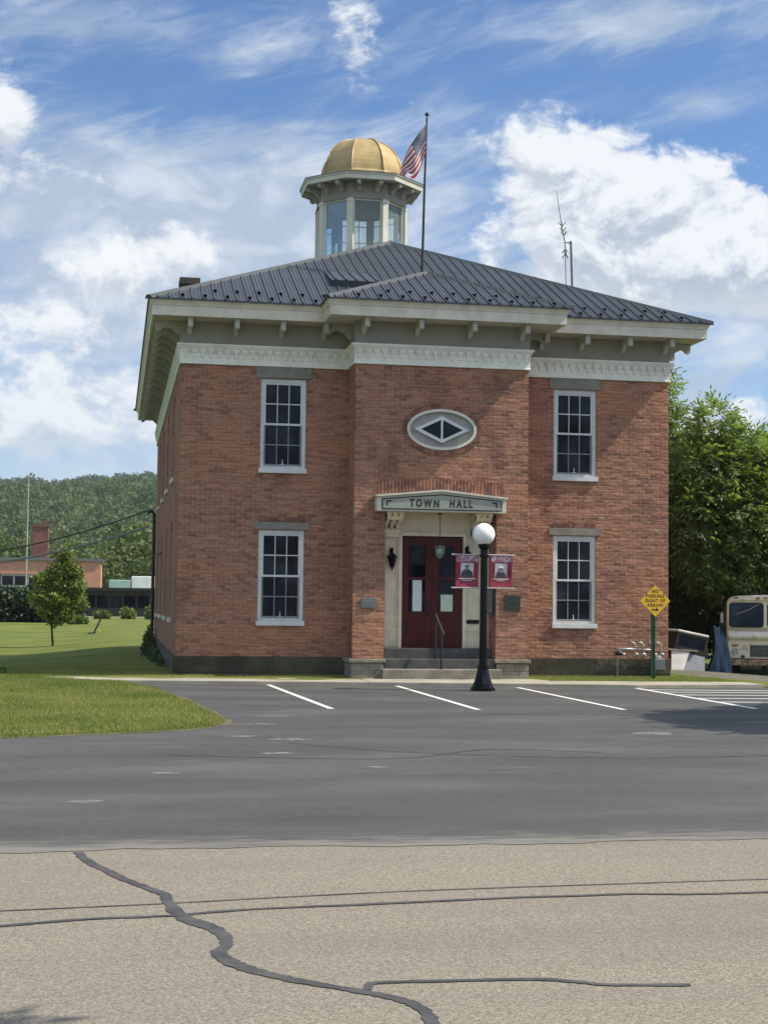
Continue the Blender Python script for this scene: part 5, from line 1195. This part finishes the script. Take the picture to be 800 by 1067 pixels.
b = MB(); b.box(-4.6, 9, 86, 92, .1, .95); b.box(-4.6, 9, 86, 92, 1.95, 2.30); b.box(-4.6, 9, 86.4, 92, .95, 1.95); b.build('wall', 'darkbrown', lb)
b = MB(); b.box(-4.9, 9.3, 85.6, 92.3, 2.30, 2.52); b.build('roof', 'iron', lb)
for i in range(13):
    x_ = -4.3+i*1.02; m = MB(); m.box(x_, x_+.86, 86.30, 86.38, .97, 1.93); m.build('window', 'glass', lb)
    m = MB(); m.box(x_+.88, x_+.99, 86.02, 86.40, .95, 1.95); m.build('mullion', 'darkbrown', lb)
sc = thing('school', 'long brick school with a white window band and tall chimney stack', 'school', (-12, 125, 0))
b = MB(); b.box(-34, -1.3, 120, 136, 4.0, 5.35); b.box(-34, -1.3, 120.6, 136, 0, 4.0); b.box(-3.2, -1.301, 120, 120.6, 0, 4.0); b.build('wall', 'schoolbrick', sc)
b = MB(); b.box(-34.2, -1.1, 119.8, 136.2, 5.35, 5.6); b.build('roof', 'zincplaque', sc)
for i in range(12):
    x_ = -34+i*2.56; m = MB(); m.box(x_+.06, x_+2.5, 120.3, 120.55, .8, 3.98); wf = m.build('window', 'white', sc)
    m = MB(); 
    for q in range(2): m.box(x_+.18+q*1.2, x_+1.22+q*1.2, 120.22, 120.29, 2.0 if i % 3 else 2.9, 3.8)
    m.build('pane', 'glass', wf)
b = MB(); b.box(-8.15, -6.55, 122, 123.6, 4, 8.75); b.box(-8.25, -6.45, 121.9, 123.7, 8.75, 8.95); b.box(-7.2, -6.8, 122.5, 122.9, 8.95, 9.4); b.build('chimney', M('chimney_brick', (.20, .085, .065), (.13, .06, .05), .9, 1), sc)
for x0_, x1_, z1_, mat, lbl in ((-.45, 1.45, 3.35, 'trailergreen', 'pale green box trailer parked behind the low building'), (1.55, 4.3, 3.7, 'trailerwhite', 'white box trailer parked behind the low building')):
    t = thing('box_trailer', lbl, 'trailer', ((x0_+x1_)/2, 105, .3)); b = MB(); b.box(x0_, x1_, 104, 110, 1.1, z1_); b.build('body', mat, t, bevel=.06)
    b = MB()
    for xx in (x0_+.3, x1_-.3): b.tube([(xx-.1, 105, .75), (xx+.1, 105, .75)], .45, 14)
    b.build('wheel', 'rubber', t)
b = MB(); b.tube([(-7.35, 100, .2), (-7.38, 100, 12.0)], [.09, .045], 8); b.lathe([(.02, 0), (.09, .06), (.02, .15)], (-7.38, 100, 12), 8); rebuild('lawn_flagpole', b, 'zinc', 'bare tall grey flagpole in front of the school', 'flagpole')
# overhead wires from the hall's side wall to a utility pole out on the left
up = thing('utility_pole', 'wooden utility pole at the left edge of the lawn', 'utility pole', (-22, 26, gh(-22, 26)))
b = MB(); b.tube([(-22, 26, -.4), (-22, 26, 8.6)], [.16, .11], 10); b.build('pole', 'bark', up); b = MB(); b.box(-23.1, -20.9, 25.94, 26.06, 7.9, 8.02); b.build('crossarm', 'board', up)
def wire(p, q, sag, r_, label):
    pts = [tuple(Vector(p).lerp(Vector(q), i/24)-Vector((0, 0, sag*4*(i/24)*(1-i/24)))) for i in range(25)]
    b = MB(); b.tube(pts, r_, 5); o = b.build('overhead_wire', 'iron' if r_ < .03 else 'zincplaque'); tag(rebase(o), label, 'wire', 'service wires to the hall')
wire((1.0, 15.5, 4.42), (-22, 26, 7.6), 3.0, .022, 'upper thin dark service wire running left from the hall')
wire((1.0, 15.5, 3.90), (-22, 26, 6.2), 2.5, .031, 'lower pale twisted service wire running left from the hall')

# wooded hills: one continuous far wood
rf_ = np.random.default_rng(77)
def wood(n, rlo, rhi, azlo, azhi, size, nq, q, dark=0):  # dark lowers the leaf tint, putting the far ridge's shade into the colour
    r_ = np.sqrt(rf_.uniform(rlo**2, rhi**2, n)); az = np.radians(rf_.uniform(azlo, azhi, n)); x = r_*np.sin(az); y = r_*np.cos(az)-32; z = height(x, y)
    s = size*rf_.uniform(.65, 1.3, n); d = unit(n*nq, rf_); rr_ = rf_.uniform(.55, 1.05, n*nq)[:, None]
    k = np.repeat(np.arange(n), nq); d[:, 2] = np.abs(d[:, 2])*1.0-.25
    sh = rf_.uniform(.8, 1.5, n)
    P = np.stack([x[k], y[k], z[k]+s[k]*sh[k]*.62], 1)+d*rr_*np.stack([s[k]*.5, s[k]*.5, s[k]*.62*sh[k]], 1)
    nn = d*.7+unit(n*nq, rf_)*.75; nn /= np.linalg.norm(nn, axis=1, keepdims=True); A, Bn = ortho(nn); qq = (q*s[k]*rf_.uniform(.6, 1.3, n*nq))[:, None]
    V = np.stack([P-A*qq-Bn*qq*.5, P+A*qq*.6-Bn*qq, P+A*qq+Bn*qq*.6, P-A*qq*.5+Bn*qq], 1).reshape(-1, 3)
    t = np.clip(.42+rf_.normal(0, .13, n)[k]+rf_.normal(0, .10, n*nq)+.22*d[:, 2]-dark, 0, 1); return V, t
Vs, Ts = [], []
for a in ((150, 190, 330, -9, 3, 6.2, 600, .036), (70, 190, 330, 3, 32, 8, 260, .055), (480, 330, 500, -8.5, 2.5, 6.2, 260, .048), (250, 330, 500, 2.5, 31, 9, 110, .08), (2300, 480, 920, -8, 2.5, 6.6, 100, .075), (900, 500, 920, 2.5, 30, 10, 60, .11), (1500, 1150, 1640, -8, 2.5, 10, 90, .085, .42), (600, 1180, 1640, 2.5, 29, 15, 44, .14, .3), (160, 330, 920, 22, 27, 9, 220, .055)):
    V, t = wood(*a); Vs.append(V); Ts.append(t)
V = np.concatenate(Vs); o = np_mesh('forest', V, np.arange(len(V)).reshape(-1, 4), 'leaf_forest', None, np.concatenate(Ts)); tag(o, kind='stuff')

# thin summer haze
hm = bpy.data.materials.new('haze'); hm.use_nodes = True; ht = hm.node_tree; ht.nodes.remove(ht.nodes['Principled BSDF'])
pv_ = ht.nodes.new('ShaderNodeVolumePrincipled'); pv_.inputs['Color'].default_value = (.78, .88, 1, 1); pv_.inputs['Density'].default_value = .00010; pv_.inputs['Anisotropy'].default_value = .0
ht.links.new(pv_.outputs[0], ht.nodes['Material Output'].inputs['Volume'])
hb = MB(); hb.box(-1600, 1800, -200, 2400, -2, 170); MT['haze'] = hm; tag(hb.build('haze', 'haze'), kind='stuff')

# ------------------------------------------------------------------ sky, sun, camera
SUN = Vector((2.5, -.56, 2.95)).normalized()
el = math.asin(SUN.z); az = math.atan2(SUN.x, SUN.y)
SKY, SUNE, EXPO = .10, 5.0, .33
wd_ = bpy.data.worlds.new('World'); S.world = wd_; wd_.use_nodes = True; t = wd_.node_tree; bg = t.nodes['Background']
sky = N(t, 'ShaderNodeTexSky', sky_type='NISHITA', sun_disc=False, sun_elevation=el, sun_rotation=az, air_density=1.0, dust_density=.6, ozone_density=2.2, altitude=300)
G_ = N(t, 'ShaderNodeTexCoord').outputs['Generated']; s = N(t, 'ShaderNodeSeparateXYZ', {0: G_})
azn = math_(t, 'ARCTAN2', s.outputs[0], s.outputs[1])
hor = math_(t, 'SQRT', math_(t, 'ADD', math_(t, 'MULTIPLY', s.outputs[0], s.outputs[0]), math_(t, 'MULTIPLY', s.outputs[1], s.outputs[1])))
tel = math_(t, 'DIVIDE', s.outputs[2], math_(t, 'MAXIMUM', hor, .05))
U = math_(t, 'MULTIPLY', azn, 15.7); V_ = math_(t, 'MULTIPLY', tel, 15.7)      # azimuth and elevation, units of about 3.6 degrees
def uv(du=0, dv=0, su=1, sv=1, rot=0):
    a = math_(t, 'ADD', U, du); b_ = math_(t, 'ADD', V_, dv)
    if rot:
        c_, s_ = math.cos(rot), math.sin(rot)
        a, b_ = math_(t, 'ADD', math_(t, 'MULTIPLY', a, c_), math_(t, 'MULTIPLY', b_, s_)), math_(t, 'SUBTRACT', math_(t, 'MULTIPLY', b_, c_), math_(t, 'MULTIPLY', a, s_))
    return N(t, 'ShaderNodeCombineXYZ', {0: math_(t, 'MULTIPLY', a, su), 1: math_(t, 'MULTIPLY', b_, sv), 2: .37}).outputs[0]
def blob(cu, cv, ru, rv, k=1.0, dv=0):
    a = math_(t, 'DIVIDE', math_(t, 'SUBTRACT', U, cu), ru); b_ = math_(t, 'DIVIDE', math_(t, 'SUBTRACT', math_(t, 'ADD', V_, dv), cv), rv)
    d = math_(t, 'ADD', math_(t, 'MULTIPLY', a, a), math_(t, 'MULTIPLY', b_, b_))
    return math_(t, 'MULTIPLY', math_(t, 'EXPONENT', math_(t, 'MULTIPLY', d, -1.0)), k)
def px(x, y): return ((x-400)/100+2.77, (621-y)/100)
def total(blobs, dv=0):
    acc = None
    for x, y, rx_, ry_, k in blobs:
        cu, cv = px(x, y); b_ = blob(cu, cv, rx_, ry_, k, dv); acc = b_ if acc is None else math_(t, 'ADD', acc, b_)
    return acc
CUM = [(640, 195, 1.35, .68, 1.0), (545, 145, .55, .50, .75), (730, 250, 1.2, .65, .85), (810, 270, .9, .55, .65), (600, 300, 1.5, .55, .65), (480, 330, .9, .4, .3), (0, 120, .32, .52, .85), (70, 445, 1.4, .52, .85), (30, 340, 1.1, .55, .80), (110, 270, 1.0, .45, .52), (220, 255, .9, .35, .42), (60, 200, .8, .3, .28), (230, 330, .8, .3, .3), (365, 15, .50, .55, .85), (745, 430, 1.0, .30, .7), (190, 410, .9, .35, .45), (1100, 330, 2.2, .9, .8), (-350, 300, 1.8, .9, .8), (-600, 480, 2.5, .8, .6), (1500, 420, 2.5, .9, .7)]
def cumulus(dv):
    q = uv(0, dv, .9, 1.15)
    f1 = N(t, 'ShaderNodeTexNoise', {'Vector': q, 'Scale': 1.25, 'Detail': 9.0, 'Roughness': .62, 'Distortion': .35}).outputs['Fac']
    f2 = N(t, 'ShaderNodeTexNoise', {'Vector': q, 'Scale': 4.3, 'Detail': 5.0, 'Roughness': .6, 'Distortion': .5}).outputs['Fac']
    return math_(t, 'ADD', total(CUM, dv), math_(t, 'ADD', math_(t, 'MULTIPLY', math_(t, 'SUBTRACT', f1, .5), 2.1), math_(t, 'MULTIPLY', math_(t, 'SUBTRACT', f2, .5), .55)))
c0 = cumulus(0); c1 = cumulus(.22)
cum = smooth(t, c0, .40, .84)
lit = smooth(t, math_(t, 'SUBTRACT', c0, c1), -.34, .26)
thick = smooth(t, c0, .45, 1.45)
# veils: streaky high cloud
n1 = N(t, 'ShaderNodeTexNoise', {'Vector': uv(0, 0, .45, 1.15, .40), 'Scale': .9, 'Detail': 6.0, 'Roughness': .60, 'Distortion': .9}).outputs['Fac']
n2 = N(t, 'ShaderNodeTexNoise', {'Vector': uv(3, 1, .5, 2.3, .28), 'Scale': 1.5, 'Detail': 6.0, 'Roughness': .64, 'Distortion': 1.3}).outputs['Fac']
n3 = N(t, 'ShaderNodeTexNoise', {'Vector': uv(8, 5, .8, 1.4), 'Scale': 1.6, 'Detail': 4.0, 'Roughness': .55, 'Distortion': .4}).outputs['Fac']
VEIL = [(200, 200, 2.4, .85, .78), (120, 300, 2.2, .95, .72), (520, 330, 3.2, .9, .50), (720, 100, 1.0, .22, .52), (250, 50, 1.0, .25, .34), (640, 10, 1.6, .28, .60), (100, 15, 1.6, .32, .50), (450, 60, .8, .3, .25), (300, 430, 4, 1.2, .45), (400, 130, 1.0, .5, .2), (760, 370, .9, .6, .2)]
GAP = [(110, 75, 1.3, .28, .34), (540, 70, 1.5, .30, .30), (780, 150, .5, .35, .40), (330, 95, .8, .2, .26), (20, 312, .5, .08, .25), (30, 352, .6, .16, .25), (790, 400, .35, .25, .3)]
ve = math_(t, 'SUBTRACT', math_(t, 'ADD', total(VEIL), math_(t, 'ADD', math_(t, 'MULTIPLY', math_(t, 'SUBTRACT', n1, .5), 1.5), math_(t, 'MULTIPLY', math_(t, 'SUBTRACT', n2, .5), 1.1))), total(GAP))
over = math_(t, 'MULTIPLY', smooth(t, tel, .48, .9), .55)          # extra veil overhead, out of view, added to whiten the ambient light
behind = math_(t, 'MULTIPLY', smooth(t, math_(t, 'MULTIPLY', s.outputs[1], -1.0), -.2, .5), .35)  # extra unseen veil behind the camera, added for the ambient light too
veil = math_(t, 'MULTIPLY', smooth(t, math_(t, 'ADD', ve, math_(t, 'ADD', over, behind)), -.10, .95), .90)
low = math_(t, 'SUBTRACT', 1.0, smooth(t, tel, .0, .22))
K = .96/SKY
base = mixc(t, 1.0, sky.outputs[0], (.70, .90, 1.12), 'MULTIPLY')
vc = mixc(t, smooth(t, n3, .38, .66), tuple(v*K for v in (.40, .475, .58)), tuple(v*K for v in (.60, .655, .72)))
cw = tuple(v*K for v in (.80, .82, .84)); cg = tuple(v*K for v in (.37, .435, .52))
bright = math_(t, 'ADD', 1.0, math_(t, 'MULTIPLY', math_(t, 'MAXIMUM', smooth(t, tel, .5, 1.0), smooth(t, math_(t, 'MULTIPLY', s.outputs[1], -1.0), -.1, .5)), .8))   # unseen clouds overhead and behind brightened to lift light in the shade
vc = N(t, 'ShaderNodeVectorMath', {0: vc, 'Scale': bright}, operation='SCALE').outputs[0]
vc = mixc(t, math_(t, 'MULTIPLY', math_(t, 'SUBTRACT', bright, 1.0), .9), vc, mixc(t, 1.0, vc, (1.02, 1.0, .96), 'MULTIPLY'))
col = mixc(t, veil, base, vc)
ccol = mixc(t, math_(t, 'MULTIPLY', math_(t, 'SUBTRACT', 1.0, lit), math_(t, 'ADD', .55, math_(t, 'MULTIPLY', thick, .45))), cw, cg)
col = mixc(t, math_(t, 'MULTIPLY', cum, .93), col, ccol)
col = mixc(t, math_(t, 'MULTIPLY', low, .55), col, tuple(v*K for v in (.52, .60, .69)))
t.links.new(col, bg.inputs[0]); bg.inputs[1].default_value = SKY

sl = bpy.data.lights.new('sun', 'SUN'); sl.energy = SUNE; sl.angle = R(.53); sl.color = (1.0, .905, .76)
so = bpy.data.objects.new('sun', sl); COL.objects.link(so); so.rotation_euler = SUN.to_track_quat('Z', 'Y').to_euler(); so.location = SUN*60

cam = bpy.data.cameras.new('camera'); co = bpy.data.objects.new('camera', cam); COL.objects.link(co)
yaw, pit, rol = .17639, .059871, .012127
F = Vector((math.sin(yaw)*math.cos(pit), math.cos(yaw)*math.cos(pit), math.sin(pit))); Rt = Vector((math.cos(yaw), -math.sin(yaw), 0)); Up = Rt.cross(F)
r_ = Rt*math.cos(rol)+Up*math.sin(rol); u_ = Up*math.cos(rol)-Rt*math.sin(rol)
co.matrix_world = Matrix(((r_.x, u_.x, -F.x, 0), (r_.y, u_.y, -F.y, -31.8529), (r_.z, u_.z, -F.z, 1.65), (0, 0, 0, 1)))
cam.sensor_fit = 'VERTICAL'; cam.sensor_height = 36; cam.lens = 36*1569.794/1067; cam.clip_end = 6000; cam.clip_start = .1
S.camera = co
S.view_settings.view_transform = 'Standard'; S.view_settings.look = 'None'; S.view_settings.gamma = 1; S.view_settings.exposure = EXPO; S.view_settings.use_curve_mapping = False
S.cycles.max_bounces = 8; S.cycles.transparent_max_bounces = 16; S.cycles.use_denoising = True
